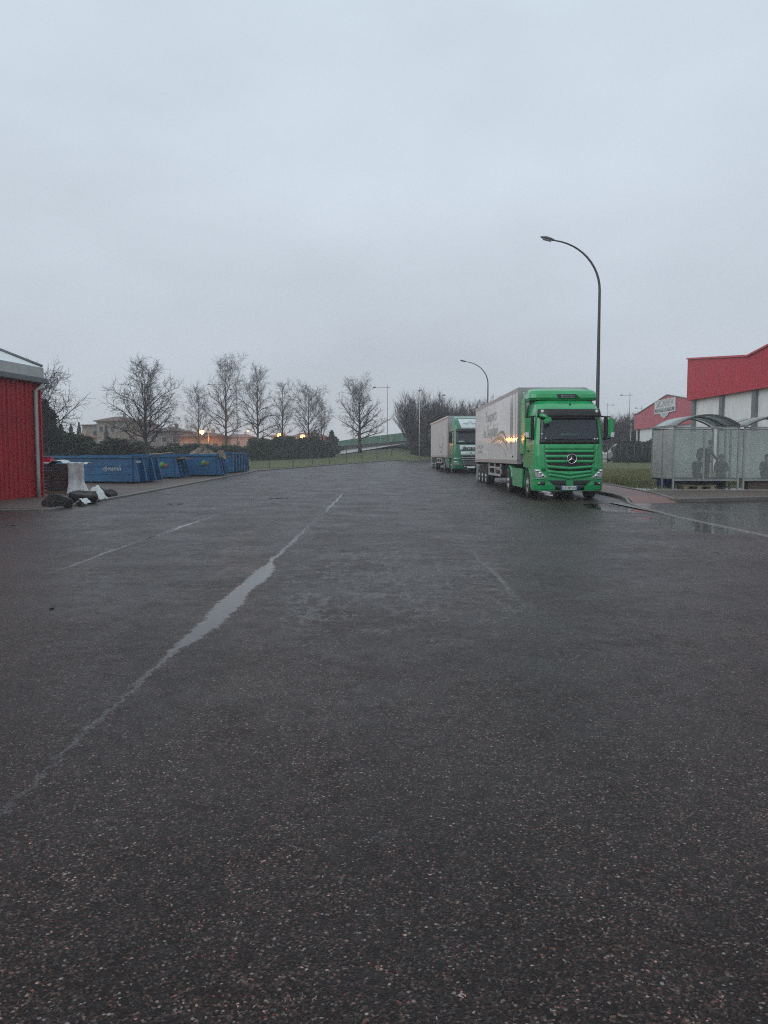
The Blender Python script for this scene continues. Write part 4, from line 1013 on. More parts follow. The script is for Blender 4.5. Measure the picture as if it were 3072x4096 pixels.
N_SE = 4.0
def cab_fn(yf, hw, cd):
    def S(u, z, off=0.0):
        au = min(abs(u), .9999); v = (1-au**N_SE)**(1/N_SE)
        h = table(hw, z); k = au**6
        return (math.copysign(1,u)*(au*h + off*k), table(yf, z)+cd*(1-v)-off*(1-.75*k), z)
    return S
def cab_loft(zs, yf, hw, cd, yb, nf=22):
    mb = MB(); rings = []
    for z in zs:
        ring = [(-table(hw,z), yb, z)]
        for i in range(nf+1):
            th = math.pi*(1-i/nf); c_, s_ = math.cos(th), math.sin(th)
            u = math.copysign(abs(c_)**(2/N_SE), c_); v = abs(s_)**(2/N_SE)
            ring.append((u*table(hw,z), table(yf,z)+cd*(1-v), z))
        ring.append((table(hw,z), yb, z)); rings.append(ring)
    k = len(rings[0]); vs = [p for r in rings for p in r]; fs = []
    for i in range(len(rings)-1):
        for j in range(k): fs.append((i*k+j, i*k+(j+1)%k, (i+1)*k+(j+1)%k, (i+1)*k+j))
    fs.append(tuple(reversed(range(k)))); fs.append(tuple((len(rings)-1)*k+j for j in range(k)))
    return mb.add(vs, fs, False)
def patch(mb, S, u0, u1, z0, z1, off=.012, th=.03, nu=16, nz=4, zf=None, uf=None):
    def fn(a, b, o):
        z = lerp(z0, z1, b); uu0, uu1 = (u0, u1) if uf is None else uf(b)
        u = lerp(uu0, uu1, a); zz = z + (zf(u) if zf else 0)
        return S(u, zz, off + o)
    return mb.slab(fn, nu, nz, th)
def wheel(parent, x, y, r=.5, w_=.30, name='wheel', dual=False):
    s = -1 if x < 0 else 1
    W = MB(); prof = [(r*.58,-w_/2),(r*.93,-w_/2),(r,-w_/2+.03),(r,-.02),(r*.985,-.015),(r*.985,.015),(r,.02),(r,w_/2-.03),(r*.93,w_/2),(r*.58,w_/2)]
    t = W.lathe(prof, (x, y, r), 'X', 28).build('tyre', M_TYRE)
    root = empty(name, (0,0,0)); root.parent = parent; t.parent = root
    q = MB(); xo = x+s*w_/2
    q.lathe([(r*.60, s*(w_/2)-s*.01),(r*.56, s*(w_/2)-s*.015),(r*.50, s*(w_/2)-s*(.13 if dual else .04)),(r*.24, s*(w_/2)-s*(.13 if dual else .02)),(r*.20, s*(w_/2)+s*.03),(0, s*(w_/2)+s*.035)], (x,y,r), 'X', 24)
    for i in range(10):
        a = 6.283*i/10; q.lathe([(0,s*.0),(.018,s*.0),(.018,s*.03),(0,s*.035)], (xo-s*(.12 if dual else .03), y+r*.37*math.cos(a), r+r*.37*math.sin(a)), 'X', 6)
    q.build('rim', M_RIM, root)
    return root
def arch(mb, y, x0, x1, rad, zc=.5, a0=8, a1=172, th=.035, n=16):
    def fn(u, v, o):
        a = R(lerp(a0, a1, u)); return (lerp(x0, x1, v), y+(rad+o)*math.cos(a), zc+(rad+o)*math.sin(a))
    return mb.slab(fn, n, 2, th)
def swoosh(parent, name, pts, m, x):
    """flat curved stripe on the trailer side. pts (y,z,width)"""
    mb = MB(); a = []; b = []
    for i, (y, z, w_) in enumerate(pts):
        p = Vector(pts[max(i-1,0)][:2]); q = Vector(pts[min(i+1,len(pts)-1)][:2]); d = (q-p).normalized(); n = Vector((-d.y, d.x))*w_/2
        a.append((x, y+n.x, z+n.y)); b.append((x, y-n.x, z-n.y))
    k = len(a); mb.add(a+b+[(x+.004,*p[1:]) for p in a+b], [(i,i+1,k+i+1,k+i) for i in range(k-1)] + [(2*k+i,3*k+i,3*k+i+1,2*k+i+1) for i in range(k-1)] + [(i,2*k+i,2*k+i+1,i+1) for i in range(k-1)] + [(k+i,k+i+1,3*k+i+1,3*k+i) for i in range(k-1)])
    return mb.build(name, m, parent)
def bez(p0, p1, p2, w0, w1, w2, n=14):
    out = []
    for i in range(n+1):
        t = i/n; a = (1-t)**2; b = 2*t*(1-t); c = t*t
        out.append((a*p0[0]+b*p1[0]+c*p2[0], a*p0[1]+b*p1[1]+c*p2[1], a*w0+b*w1+c*w2))
    return out

def common(root, green, mbox, y_front, box_z, side_rail, L=13.6, dual=True):
    """chassis, wheels and trailer shared by both trucks"""
    for s in (-1, 1):
        wheel(root, s*1.02, 1.44); wheel(root, s*1.0, 5.05, dual=True, w_=.56)
        for yy in (12.1, 13.41, 14.72): wheel(root, s*1.08, yy, w_=.38, dual=True)
    ch = MB(); ch.box(-.48,-.38,.9,6.0,.62,.92); ch.box(.38,.48,.9,6.0,.62,.92); ch.box(-.9,.9,1.36,1.52,.44,.56); ch.box(-.9,.9,4.97,5.13,.44,.56)
    ch.box(-.45,.45,4.2,5.4,.93,1.04); ch.build('tractor_chassis', M_FRAME, root)
    tc_ = MB(); tc_.box(-.5,-.38,3.4,16.4,.95,1.16); tc_.box(.38,.5,3.4,16.4,.95,1.16)
    for yy in (12.1,13.41,14.72): tc_.box(-1.0,1.0,yy-.07,yy+.07,.42,.56)
    for yy in (4, 6, 8, 10, 12.7, 14.1, 16.2): tc_.box(-1.2,1.2,yy-.05,yy+.05,1.06,1.15)
    tc_.build('trailer_chassis', M_FRAME, root)
    for s in (-1, 1):
        x0, x1 = (-1.16,-.72) if s < 0 else (.72,1.16)
        arch(MB(), 1.44, x0*1.01, x1*1.01, .60, a0=-12, a1=190).build('front_fender', green, root)
        arch(MB(), 5.05, s*1.25, s*.72, .60, a0=15, a1=170).build('rear_fender', green, root)
        MB().box(s*1.20-.03, s*1.20+.03, 2.15, 4.35, .33, 1.02).build('side_skirt', green, root, bevel=.02)
        lg = MB(); lg.box(s*.80-.06,s*.80+.06,5.95,6.07,.20,1.1); lg.box(s*.80-.16,s*.80+.16,5.86,6.16,.12,.2); lg.build('landing_leg', M_RIM, root)
        pb_ = MB(); x = s*1.22
        pb_.box(x-.03,x+.03,7.3,11.2,.60,.70); pb_.box(x-.03,x+.03,7.3,11.2,.93,1.0); pb_.box(x-.035,x+.035,7.3,7.42,.60,1.15); pb_.box(x-.035,x+.035,11.08,11.2,.60,1.15); pb_.box(x-.035,x+.035,9.2,9.3,.60,1.15)
        pb_.build('side_guard', mat('guard_grey', (0.34,0.34,0.33), .5, dirt=.3), root)
        MB().box(s*1.08-.24,s*1.08+.24,15.5,15.53,.28,1.05).build('mudflap', mat('mudflap_white', (0.40,0.40,0.40), .6, dirt=.3), root)
    MB().box(-.7,.7,7.6,10.8,.58,.95).build('pallet_locker', M_FRAME, root)
    MB().box(-1.2,1.2,16.45,16.55,.45,.6).build('rear_bumper', M_RIM, root)
    return root

def truck_near():
    root = empty('articulated_truck', (6.25, 26.5, 0), 0, 'nearest bright green cab truck with white lettered box trailer and star badge', 'truck', 'green articulated trucks parked along the right kerb')
    G = M_GREEN
    common(root, G, M_BOX, 0, 1.22, True)
    yf = [(.28,.03),(.6,0),(1.0,0),(1.5,.02),(1.87,.06),(2.3,.13),(2.75,.22),(3.02,.30),(3.12,.42),(3.25,.62),(3.38,.95),(3.47,1.35)]
    hw = [(.28,1.15),(.7,1.18),(1.9,1.17),(2.4,1.14),(3.0,1.08),(3.25,1.04),(3.4,.98),(3.47,.90)]
    CD = .42; S = cab_fn(yf, hw, CD)
    cab_loft([1.08,1.3,1.5,1.7,1.87,2.1,2.3,2.5,2.75,3.02,3.12,3.25,3.38,3.47], yf, hw, CD, 2.25).build('cab', G, root)
    # bumper, shorter back
    bp = cab_loft([.30,.36,.5,.7,.9,1.08], [(.28,.06),(.4,0),(1.1,0)], [(.28,1.14),(.45,1.18),(1.1,1.175)], CD, .86).build('bumper', G, root)
    SB = cab_fn([(.28,.05),(.4,0),(1.1,0)], [(.28,1.14),(.45,1.18),(1.1,1.175)], CD)
    mb = MB(); patch(mb, SB, -.55, -.12, .50, .66, .008, .02, uf=lambda b: (lerp(-.46,-.60,b), -.10)); patch(mb, SB, .12, .55, .50, .66, .008, .02, uf=lambda b: (.10, lerp(.46,.60,b))); mb.build('intake', M_BLK, bp)
    mb = MB(); patch(mb, SB, -.42, .42, .335, .485, .006, .02); mb.build('plate_recess', M_BLK, bp)
    for s in (-1, 1):
        mb = MB(); patch(mb, SB, s*.70, s*.90, .50, .62, .008, .02, 6, 2); mb.build('fog_lamp_recess', M_BLK, bp)
        mb = MB(); patch(mb, SB, s*.83, s*.88, .53, .59, .02, .02, 4, 2); mb.build('fog_lamp', M_HEADL, bp)
        mb = MB(); patch(mb, SB, s*.60, s*.965, .73, 1.03, .014, .03, 10, 6, uf=lambda b: (s*lerp(.60,.86,max(0,b)**.8), s*lerp(.955,.985,b)))
        hl = mb.build('headlight', M_HEADL, root)
        for q in range(3):
            pz = .82+.08*q; pu = s*(.76+.07*q); c_ = SB(pu, pz, .018); MB().lathe([(0,-.012),(.038,-.012),(.045,0)], c_, 'Y', 12).build('lamp_reflector', M_CHROME, hl)
        mb = MB(); patch(mb, SB, s*.58, s*.985, .672, .715, .02, .03, 12, 2, zf=lambda u: .05*(abs(u)-.6)); mb.build('bumper_crease', G, bp)
    mb = MB(); patch(mb, SB, -.93, .93, .292, .306, .008, .02); mb.build('bumper_lip', M_RIM, bp)
    # grille: dark backing with green slats shaped to a shallow V
    V = lambda amt: (lambda u: -amt*(1-min(1,abs(u)/.66)))
    mb = MB(); patch(mb, S, -.68, .68, .98, 1.60, .010, .03, 20, 5, uf=lambda b: (-lerp(.60,.70,b), lerp(.60,.70,b))); gr = mb.build('grille', M_BLK, root)
    for zc, h_, v_, uw in ((1.635,.085,0,.71),(1.465,.095,.0,.69),(1.295,.09,.0,.68),(1.125,.09,.06,.64),(.965,.10,.09,.62),(.86,.09,.12,.60)):
        mb = MB(); patch(mb, S, -uw, uw, zc-h_/2, zc+h_/2, .035, .03, 24, 2, zf=V(v_)); mb.build('grille_slat', G, gr)
    mb = MB(); patch(mb, S, -.70, .70, 1.70, 1.86, .016, .02, 20, 3); mb.build('hood_panel', G, root)
    for s in (-1, 1):
        mb = MB(); patch(mb, S, s*.74, s*.84, .98, 1.88, .03, .03, 4, 8, uf=lambda b: (s*lerp(.70,.745,b), s*lerp(.80,.80,b))); mb.build('cheek_panel', G, root)
        mb = MB(); patch(mb, S, s*.745, s*.762, 1.08, 1.86, .012, .01, 2, 6); mb.build('panel_gap', M_BLK, root)
    # star badge
    bc = (0.04, -.058, 1.385)
    em = empty('badge', bc); em.parent = root
    MB().lathe([(0,.012),(.150,.012),(.150,0),(0,0)], (0,0,0), 'Y', 32).build('badge_back', M_BLK, em)
    MB().lathe([(.147,-.012),(.155,-.02),(.166,-.02),(.170,-.008),(.166,.01),(.147,.01)], (0,0,0), 'Y', 32).build('badge_ring', M_CHROME, em)
    mb = MB()
    for k in range(3):
        a = R(90+120*k); d = Vector((math.cos(a),0,math.sin(a))); n = Vector((-math.sin(a),0,math.cos(a)))
        tip = d*.15; l_ = n*.022; c0 = Vector((0,-.03,0))
        mb.add([c0, l_+Vector((0,-.010,0)), tip+Vector((0,-.012,0)), -l_+Vector((0,-.010,0)), Vector((0,.0,0))-d*.012], [(0,1,2),(0,2,3),(0,3,4),(0,4,1),(1,4,3,2)])
    mb.build('badge_star', M_CHROME, em)
    # windscreen, visor
    mb = MB(); patch(mb, S, -.86, .86, 1.885, 2.80, .010, .02, 24, 8); ws = mb.build('windscreen', M_GLASSD, root)
    mb = MB(); patch(mb, S, -.86, .86, 1.885, 2.05, .016, .02, 24, 2); mb.build('windscreen_band', M_BLK, ws)
    mb = MB(); patch(mb, S, -.25, .25, 2.12, 2.24, .014, .006, 8, 2); mb.build('destination_board', mat('dim_board', (0.05,0.075,0.08), .4), ws)
    mb = MB()
    for a, b in ((-.25,-.24),(.24,.25)): patch(mb, S, a, b, 2.12, 2.24, .02, .006, 2, 2)
    for a, b in ((2.115,2.125),(2.235,2.245)): patch(mb, S, -.25, .25, a, b, .02, .006, 8, 1)
    mb.build('board_frame', mat('dim_frame', (0.12,0.2,0.18), .5), ws)
    for u, z in ((-.80,2.22),(-.70,2.07),(.72,2.055),(.80,2.06)):
        c_ = S(u, z, .02); MB().lathe([(0,-.006),(.026,-.006),(.028,0)], c_, 'Y', 10).build('windscreen_sticker', M_WPLATE, ws)
    for a, b in ((-.72,-.02),(-.05,.66)):
        P = [Vector(S(lerp(a,b,t), 1.99+.06*math.sin(t*2.4), .035)) for t in (0,.25,.5,.75,1)]; MB().tube(P, .010, 5).build('wiper', M_BLK, ws)
    mb = MB(); patch(mb, S, -.90, .90, 2.78, 3.06, .17, .03, 24, 3); vz = mb.build('sun_visor', M_BLK, root)
    for s in (-1, 1):
        c_ = S(s*.80, 2.98, .185); MB().lathe([(0,-.02),(.045,-.015),(.055,0)], c_, 'Y', 12).build('marker_lamp', mat('marker_white', (0.6,0.6,0.58), .3), vz)
    # roof deflector
    dyf = [(3.42,1.05),(3.5,.98),(3.62,1.02),(3.74,1.15),(3.82,1.36),(3.87,1.75)]; dhw = [(3.42,1.16),(3.5,1.19),(3.7,1.17),(3.82,1.08),(3.87,.92)]
    df = cab_loft([3.42,3.5,3.56,3.62,3.68,3.74,3.79,3.82,3.87], dyf, dhw, .35, 2.55).build('roof_deflector', G, root)
    SD = cab_fn(dyf, dhw, .35)
    mb = MB(); patch(mb, SD, -.22, .44, 3.47, 3.62, .012, .02, 12, 3, uf=lambda b: (lerp(-.18,-.24,b), lerp(.46,.34,b))); vt = mb.build('deflector_vent', M_BLK, df)
    for z in (3.50,3.54,3.57):
        mb = MB(); patch(mb, SD, -.10, .30, z, z+.012, .022, .01, 8, 1); mb.build('vent_slat', M_RIM, vt)
    for s in (-1, 1): MB().box(s*1.19-.02, s*1.19+.02, 1.9, 2.85, 1.55, 3.55).build('side_deflector', G, root, bevel=.015)
    MB().tube([S(.10,3.25,.01), (0.107, .60, 3.46)], .006, 4).lathe([(0,-.03),(.03,-.02),(.035,.01),(0,.02)], S(.10,3.24,.03), 'Y', 8).build('roof_aerial', M_BLK, root)
    MB().tube([(1.02,.75,3.2),(1.06,.72,3.75)], .008, 4).build('whip_aerial', M_BLK, root)
    # plate
    pt = MB().box(-.30,.26,-.030,-.015,.35,.475).build('licence_plate', M_WPLATE, root)
    mb = MB(); mb.box(-.30,-.255,-.034,-.031,.353,.472); mb.box(.215,.26,-.034,-.031,.353,.472); mb.build('plate_band', mat('plate_blue', (0.02,0.06,0.3), .5), pt)
    put_text('plate_number', 'CT-329-DS', .095, M_BLK, pt, (-.02,-.034,.412), (R(90),0,0), depth=.002, bold=.001)
    # side windows, doors, mirrors
    for s in (-1, 1):
        xx = lambda z: table(hw, z)+.006
        mb = MB(); P = [(.62,2.02),(1.30,1.92),(1.30,2.78),(.72,2.84),(.60,2.6)]
        vs = [(s*(xx(z)), y, z) for y, z in P]+[(s*(xx(z)-.02), y, z) for y, z in P]; n = len(P)
        mb.add(vs, [tuple(range(n)), tuple(reversed(range(n,2*n)))]+[(i,(i+1)%n,n+(i+1)%n,n+i) for i in range(n)]); mb.build('side_window', M_GLASSD, root)
        dr = MB()
        for y in (.50,1.42): dr.add([(s*(xx(1.2)),y,1.12),(s*xx(1.2),y+.018,1.12),(s*xx(2.9),y+.018,2.9),(s*xx(2.9),y,2.9)], [(0,1,2,3)])
        dr.build('door_seam', M_BLK, root)
        MB().box(s*1.19-.02,s*1.19+.02,1.16,1.36,1.62,1.68).build('door_handle', M_BLK, root)
        MB().box(s*1.172-.01,s*1.172+.01,.88,1.42,.32,1.0).build('wheel_step', G, root) if False else None
        m_ = empty('mirror', (0,0,0)); m_.parent = root
        xm = -1.36 if s < 0 else 1.46
        MB().box(xm-.10,xm+.10,.34,.50,2.12,2.76).build('mirror_shell', G, m_, bevel=.035)
        MB().box(xm-s*.16-.05,xm-s*.16+.05,.38,.52,2.02,2.82).build('mirror_inner', M_BLK, m_, bevel=.02)
        MB().box(xm-.08,xm+.08,.502,.512,2.18,2.70).build('mirror_glass', M_CHROME, m_)
        MB().tube([(s*1.08,.62,2.84),(xm,.46,2.80)], .025, 6).build('mirror_arm', M_BLK, m_); MB().tube([(s*1.13,.62,2.06),(xm,.46,2.08)], .025, 6).build('mirror_arm', M_BLK, m_)
        MB().cbox((xm+s*.04,.325,2.20),(.11,.02,.16),0,0,R(8*s)).build('mirror_indicator', M_WPLATE, m_)
    fm = empty('front_mirror', (0,0,0)); fm.parent = root
    mb = MB(); mb.tube([(-1.02,.42,2.82),(-.92,.12,2.84),(-.80,-.08,2.76)], [.06,.07,.05], 8); mb.build('mirror_arm', G, fm)
    MB().cbox((-.80,-.12,2.66),(.26,.12,.17),0,0,R(-25)).build('mirror_shell', G, fm, bevel=.03)
    # trailer
    trailer_box(root, M_BOX, 2.95, 13.6, 1.24, 4.0)
    X = -1.2825
    mg = mat('lettering_grey', (0.44,0.47,0.46), .5); Yw = lambda d: d-26.5
    tb = [c for c in children(root) if c.name.startswith('trailer_box')][0]
    put_text('lettering', 'Transports', .78, mg, tb, (X, Yw(37.0), 3.32), (R(90),0,R(-90)), depth=.003, shear=.35, sx=1.1)
    put_text('lettering', 'du Dauphin\u00e9', .86, mat('lettering_dark', (0.42,0.45,0.44), .5), tb, (X, Yw(37.1), 2.62), (R(90),0,R(-90)), depth=.003, shear=.35, sx=1.12)
    put_text('small_lettering', 'transport', .36, mg, tb, (X, Yw(40.8), 2.0), (R(90),0,R(-90)), depth=.003, sx=1.9)
    put_text('small_lettering', 'frigorifique', .26, mg, tb, (X, Yw(40.8), 1.72), (R(90),0,R(-90)), depth=.003, sx=1.9)
    swoosh(tb, 'gold_stripe', bez((Yw(36.8),2.05),(Yw(32.9),2.62),(Yw(31.6),1.62),.03,.34,.02), mat('stripe_gold', (0.42,0.30,0.16), .4), X)
    swoosh(tb, 'brown_stripe', bez((Yw(35.9),1.98),(Yw(32.8),2.12),(Yw(31.75),1.25),.02,.20,.02), mat('stripe_mauve', (0.42,0.37,0.35), .4), X)
    swoosh(tb, 'dark_stripe', bez((Yw(34.6),2.36),(Yw(32.8),2.78),(Yw(32.0),1.95),.02,.20,.02), mat('stripe_dark', (0.16,0.15,0.14), .4), X)
    for yy, w_, z0, z1 in ((Yw(30.92),.10,1.55,3.75),(Yw(30.72),.07,1.75,3.85),(Yw(31.10),.05,1.9,3.6),(Yw(30.58),.04,2.0,3.5)):
        swoosh(tb, 'upright_stripe', bez((yy,z0),(yy+.08,(z0+z1)/2),(yy,z1),.01,w_*1.7,.01), mat('stripe_grey', (0.13,0.15,0.155), .4), X)
    return root
def trailer_box(root, m, y0, L, z0, z1, roundtop=False):
    tb = MB().box(-1.275,1.275,y0,y0+L,z0,z1-.02).build('trailer_box', m, root, bevel=.012)
    f = MB()
    for s in (-1, 1):
        f.box(s*1.262-.02,s*1.262+.02,y0-.012,y0+L+.01,z1-.14,z1+.005); f.box(s*1.262-.022,s*1.262+.022,y0-.012,y0+L+.01,z0-.06,z0+.10)
        f.box(s*1.20-.085,s*1.20+.085,y0-.03,y0+.04,z0-.06,z1)
    f.box(-1.11,1.11,y0-.03,y0-.002,z1-.12,z1)
    f.build('frame_rail', mat('trailer_rail', (0.36,0.36,0.36), .4, .3, dirt=.3), tb)
    MB().box(-1.24,1.24,y0+.05,y0+L-.05,z1+.006,z1+.03).build('roof_sheet', mat('trailer_roof', (0.55,0.56,0.57), .5), tb)
    s_ = MB()
    s_.box(-1.2805,-1.276,y0+.50,y0+.52,z0+.1,z1-.15); s_.box(-1.2805,-1.276,y0+L-.15,y0+L-.13,z0+.1,z1-.15)
    s_.build('panel_seam', mat('seam_grey', (0.14,0.14,0.14), .6), tb)
    mb = MB()
    for yy in (y0+1.0, y0+1.12): mb.lathe([(0,-1.29),(.035,-1.29),(.04,-1.277)], (0,yy,z0+.22), 'X', 8)
    mb.build('side_marker', M_BLK, tb)
    MB().box(-.9,.9,y0-.42,y0-.035,z1-1.7,z1-.35).build('cooling_unit', M_WTRK, root, bevel=.03)
    return tb
truck_near()

def truck_far():
    root = empty('articulated_truck', (5.93, 53.9, base(55)), R(1.7), 'farther dark green cab truck with white front panels, half hidden behind the nearest trailer', 'truck', 'green articulated trucks parked along the right kerb')
    G = M_GREEN2
    common(root, G, M_BOX2, 0, 1.15, True)
    yf = [(.28,.03),(.6,0),(1.2,0),(1.6,.03),(1.95,.07),(2.5,.18),(2.97,.28),(3.3,.50),(3.6,.85),(3.8,1.2),(3.92,1.7)]
    hw = [(.28,1.18),(.7,1.22),(1.9,1.21),(3.0,1.15),(3.6,1.10),(3.8,1.02),(3.92,.9)]
    CD = .40; S = cab_fn(yf, hw, CD)
    cab_loft([1.05,1.3,1.6,1.95,2.2,2.5,2.75,2.97,3.12,3.3,3.45,3.6,3.72,3.8,3.88,3.92], yf, hw, CD, 2.25).build('cab', G, root)
    by = ([(.28,.06),(.4,0),(1.1,0)], [(.28,1.16),(.45,1.22),(1.1,1.215)])
    bp = cab_loft([.28,.36,.5,.7,.9,1.05], by[0], by[1], CD, .86).build('bumper', G, root); SB = cab_fn(by[0], by[1], CD)
    mb = MB(); patch(mb, S, -.84, .84, 1.98, 2.92, .010, .02, 20, 6); ws = mb.build('windscreen', M_GLASSD, root)
    mb = MB(); patch(mb, S, -.84, .84, 2.80, 3.0, .14, .03, 20, 3); mb.build('sun_visor', M_BLK, root)
    mb = MB(); patch(mb, S, -.62, .62, 3.03, 3.72, .014, .02, 20, 5, uf=lambda b: (-lerp(.52,.72,b), lerp(.52,.72,b))); wp = mb.build('roof_panel', M_WTRK, root)
    c_ = S(0, 3.36, .02); mb = MB(); mb.lathe([(.14,-.02),(.17,-.02),(.17,0),(.14,0)], c_, 'Y', 20); mb.tube([(c_[0]-.5,c_[1]-.03,c_[2]+.06),(c_[0]-.16,c_[1]-.03,c_[2])], .015, 5); mb.tube([(c_[0]+.5,c_[1]-.03,c_[2]+.06),(c_[0]+.16,c_[1]-.03,c_[2])], .015, 5); mb.build('roof_emblem', mat('emblem_grey', (0.10,0.14,0.15), .5), wp)
    mb = MB(); patch(mb, S, -.62, .62, 1.56, 1.90, .020, .02, 20, 3); np_ = mb.build('name_panel', M_WTRK, root)
    put_text('lettering', 'Jacquet', .34, M_BLK, np_, (0,-.012,1.71), (R(90),0,0), depth=.004, shear=.25, bold=.006, sx=1.15)
    mb = MB(); patch(mb, S, -.56, .56, 1.22, 1.47, .030, .02, 20, 3); mk = mb.build('grille_bar', M_WTRK, root)
    put_text('lettering', 'XF', .15, M_BLK, mk, (0,-.04,1.36), (R(90),0,0), depth=.004)
    mb = MB(); patch(mb, SB, -.52, .52, .38, 1.18, .012, .02, 16, 4, uf=lambda b: (-lerp(.42,.52,b), lerp(.42,.52,b))); gr = mb.build('grille', M_BLK, root)
    for i, z in enumerate((1.04,.90,.75,.61,.46)):
        k = .50-.03*i; mb = MB(); patch(mb, SB, -k, k, z-.015, z+.015, .03, .02, 14, 1); mb.build('grille_slat', M_CHROME, gr)
    for s in (-1, 1):
        mb = MB(); patch(mb, SB, s*.58, s*.95, .50, .82, .014, .03, 8, 4, uf=lambda b: (s*lerp(.56,.74,b), s*.955)); mb.build('headlight', mat('headlight_dim', (0.20,0.27,0.24), .12, .3), root)
        mb = MB(); patch(mb, SB, s*.56, s*.97, .98, 1.03, .02, .03, 8, 1); mb.build('light_strip', M_CHROME, root)
        mb = MB(); P = [(.60,2.05),(1.35,1.95),(1.35,2.85),(.75,2.9)]; xx = lambda z: table(hw, z)+.006
        mb.add([(s*xx(z),y,z) for y,z in P]+[(s*(xx(z)-.02),y,z) for y,z in P], [(0,1,2,3),(7,6,5,4),(0,1,5,4),(1,2,6,5),(2,3,7,6),(3,0,4,7)]); mb.build('side_window', M_GLASSD, root)
        m_ = empty('mirror', (0,0,0)); m_.parent = root
        MB().box(s*1.36-.10,s*1.36+.10,.32,.48,2.05,2.80).build('mirror_shell', M_BLK, m_, bevel=.035)
        MB().tube([(s*1.12,.6,2.85),(s*1.36,.42,2.82)], .025, 6).build('mirror_arm', M_BLK, m_); MB().tube([(s*1.16,.6,2.05),(s*1.36,.42,2.06)], .025, 6).build('mirror_arm', M_BLK, m_)
    mb = MB(); patch(mb, S, -.70, -.36, 2.10, 2.20, .014, .006, 6, 1); mb.build('windscreen_sign', mat('sign_dim', (0.28,0.34,0.36), .5), ws)
    MB().box(-.27,.27,-.03,-.015,.34,.45).build('licence_plate', M_WPLATE, root)
    tb = trailer_box(root, M_BOX2, 2.9, 13.6, 1.12, 4.0)
    f = MB(); f.box(-1.33,-1.24,2.9,16.5,3.93,4.02); f.build('roof_rail', mat('rail_light', (0.6,0.6,0.6), .4), tb)
    swoosh(tb, 'dark_stripe', bez((9.4,2.5),(7.6,1.0),(5.4,2.6),.02,.14,.02), mat('stripe_dim', (0.12,0.16,0.15), .5), -1.2825)
    swoosh(tb, 'dark_stripe', bez((9.2,2.15),(7.4,.7),(5.6,2.2),.02,.10,.02), mat('stripe_dim', (0,0,0)), -1.2825)
    return root
truck_far()

# van behind the green fence
vn = empty('parked_van', (wx(2500,94), 94, base(94)+.03), 0, 'pale roofed van parked behind the green fence near the dark thicket', 'van')
prof = [(-2.5,.35),(-2.55,.95),(-1.95,1.15),(-1.25,1.98),(-.9,2.12),(2.3,2.12),(2.45,1.95),(2.5,.35)]
MB().prism(prof, -.95, .95, 'XZ').build('body', mat('van_body', (0.34,0.34,0.33), .4, coat=.3), vn, bevel=.05)
MB().prism([(-1.88,1.2),(-1.25,1.93),(-.75,1.95),(-.75,1.2)], -.965, .965, 'XZ').build('window', M_GLASSD, vn)
for x in (-1.7,1.6):
    MB().lathe([(0,-1.0),(.2,-1.0),(.33,-.98),(.34,-.8),(0,-.8)], (x,0,.34), 'Y', 18).lathe([(0,1.0),(.2,1.0),(.33,.98),(.34,.8),(0,.8)], (x,0,.34), 'Y', 18).build('wheel', M_TYRE, vn)

# ================================================================ shelters
M_ALU = mat('shelter_frame', (0.30,0.33,0.33), .45, .3, dirt=.3)
M_ALU_D = mat('shelter_rib', (0.12,0.135,0.135), .5, .2)
def glassmat(name, tint, opac, rough, milk):
    m = bpy.data.materials.new(name); m.use_nodes = True; t = T(m)
    for n in list(t.n): t.n.remove(n)
    p = t.obj()
    out = t.node('ShaderNodeOutputMaterial')
    tr = t.node('ShaderNodeBsdfTransparent'); tr.inputs[0].default_value = (*tint,1)
    df = t.node('ShaderNodeBsdfDiffuse'); df.inputs[0].default_value = (*milk,1)
    tl = t.node('ShaderNodeBsdfTranslucent'); tl.inputs[0].default_value = (*milk,1)
    gl = t.node('ShaderNodeBsdfGlossy'); gl.inputs[0].default_value = (.8,.85,.85,1); gl.inputs['Roughness'].default_value = rough
    a = t.node('ShaderNodeMixShader'); a.inputs[0].default_value = .55; t.l.new(df.outputs[0], a.inputs[1]); t.l.new(tl.outputs[0], a.inputs[2])
    b = t.node('ShaderNodeMixShader'); f = t.noise(t.scale(p,1,1,.5), 3.0, 6, .7)
    t.put(b.inputs[0], t.smooth(f, .3, .7, opac*.9, min(1, opac*1.1))); t.l.new(tr.outputs[0], b.inputs[1]); t.l.new(a.outputs[0], b.inputs[2])
    c = t.node('ShaderNodeMixShader'); fr = t.node('ShaderNodeFresnel'); fr.inputs[0].default_value = 1.4
    t.l.new(fr.outputs[0], c.inputs[0]); t.l.new(b.outputs[0], c.inputs[1]); t.l.new(gl.outputs[0], c.inputs[2])
    t.l.new(c.outputs[0], out.inputs[0]); MATS[name] = m; return m
M_PANE = glassmat('misted_glass', (.97,1,.98), .20, .15, (.80,.84,.81))
M_BACK = glassmat('frosted_back_glass', (.97,1,.98), .74, .2, (.93,.95,.92))
M_RSHEET = glassmat('roof_polycarbonate', (.96,.98,.97), .45, .10, (.86,.89,.87))
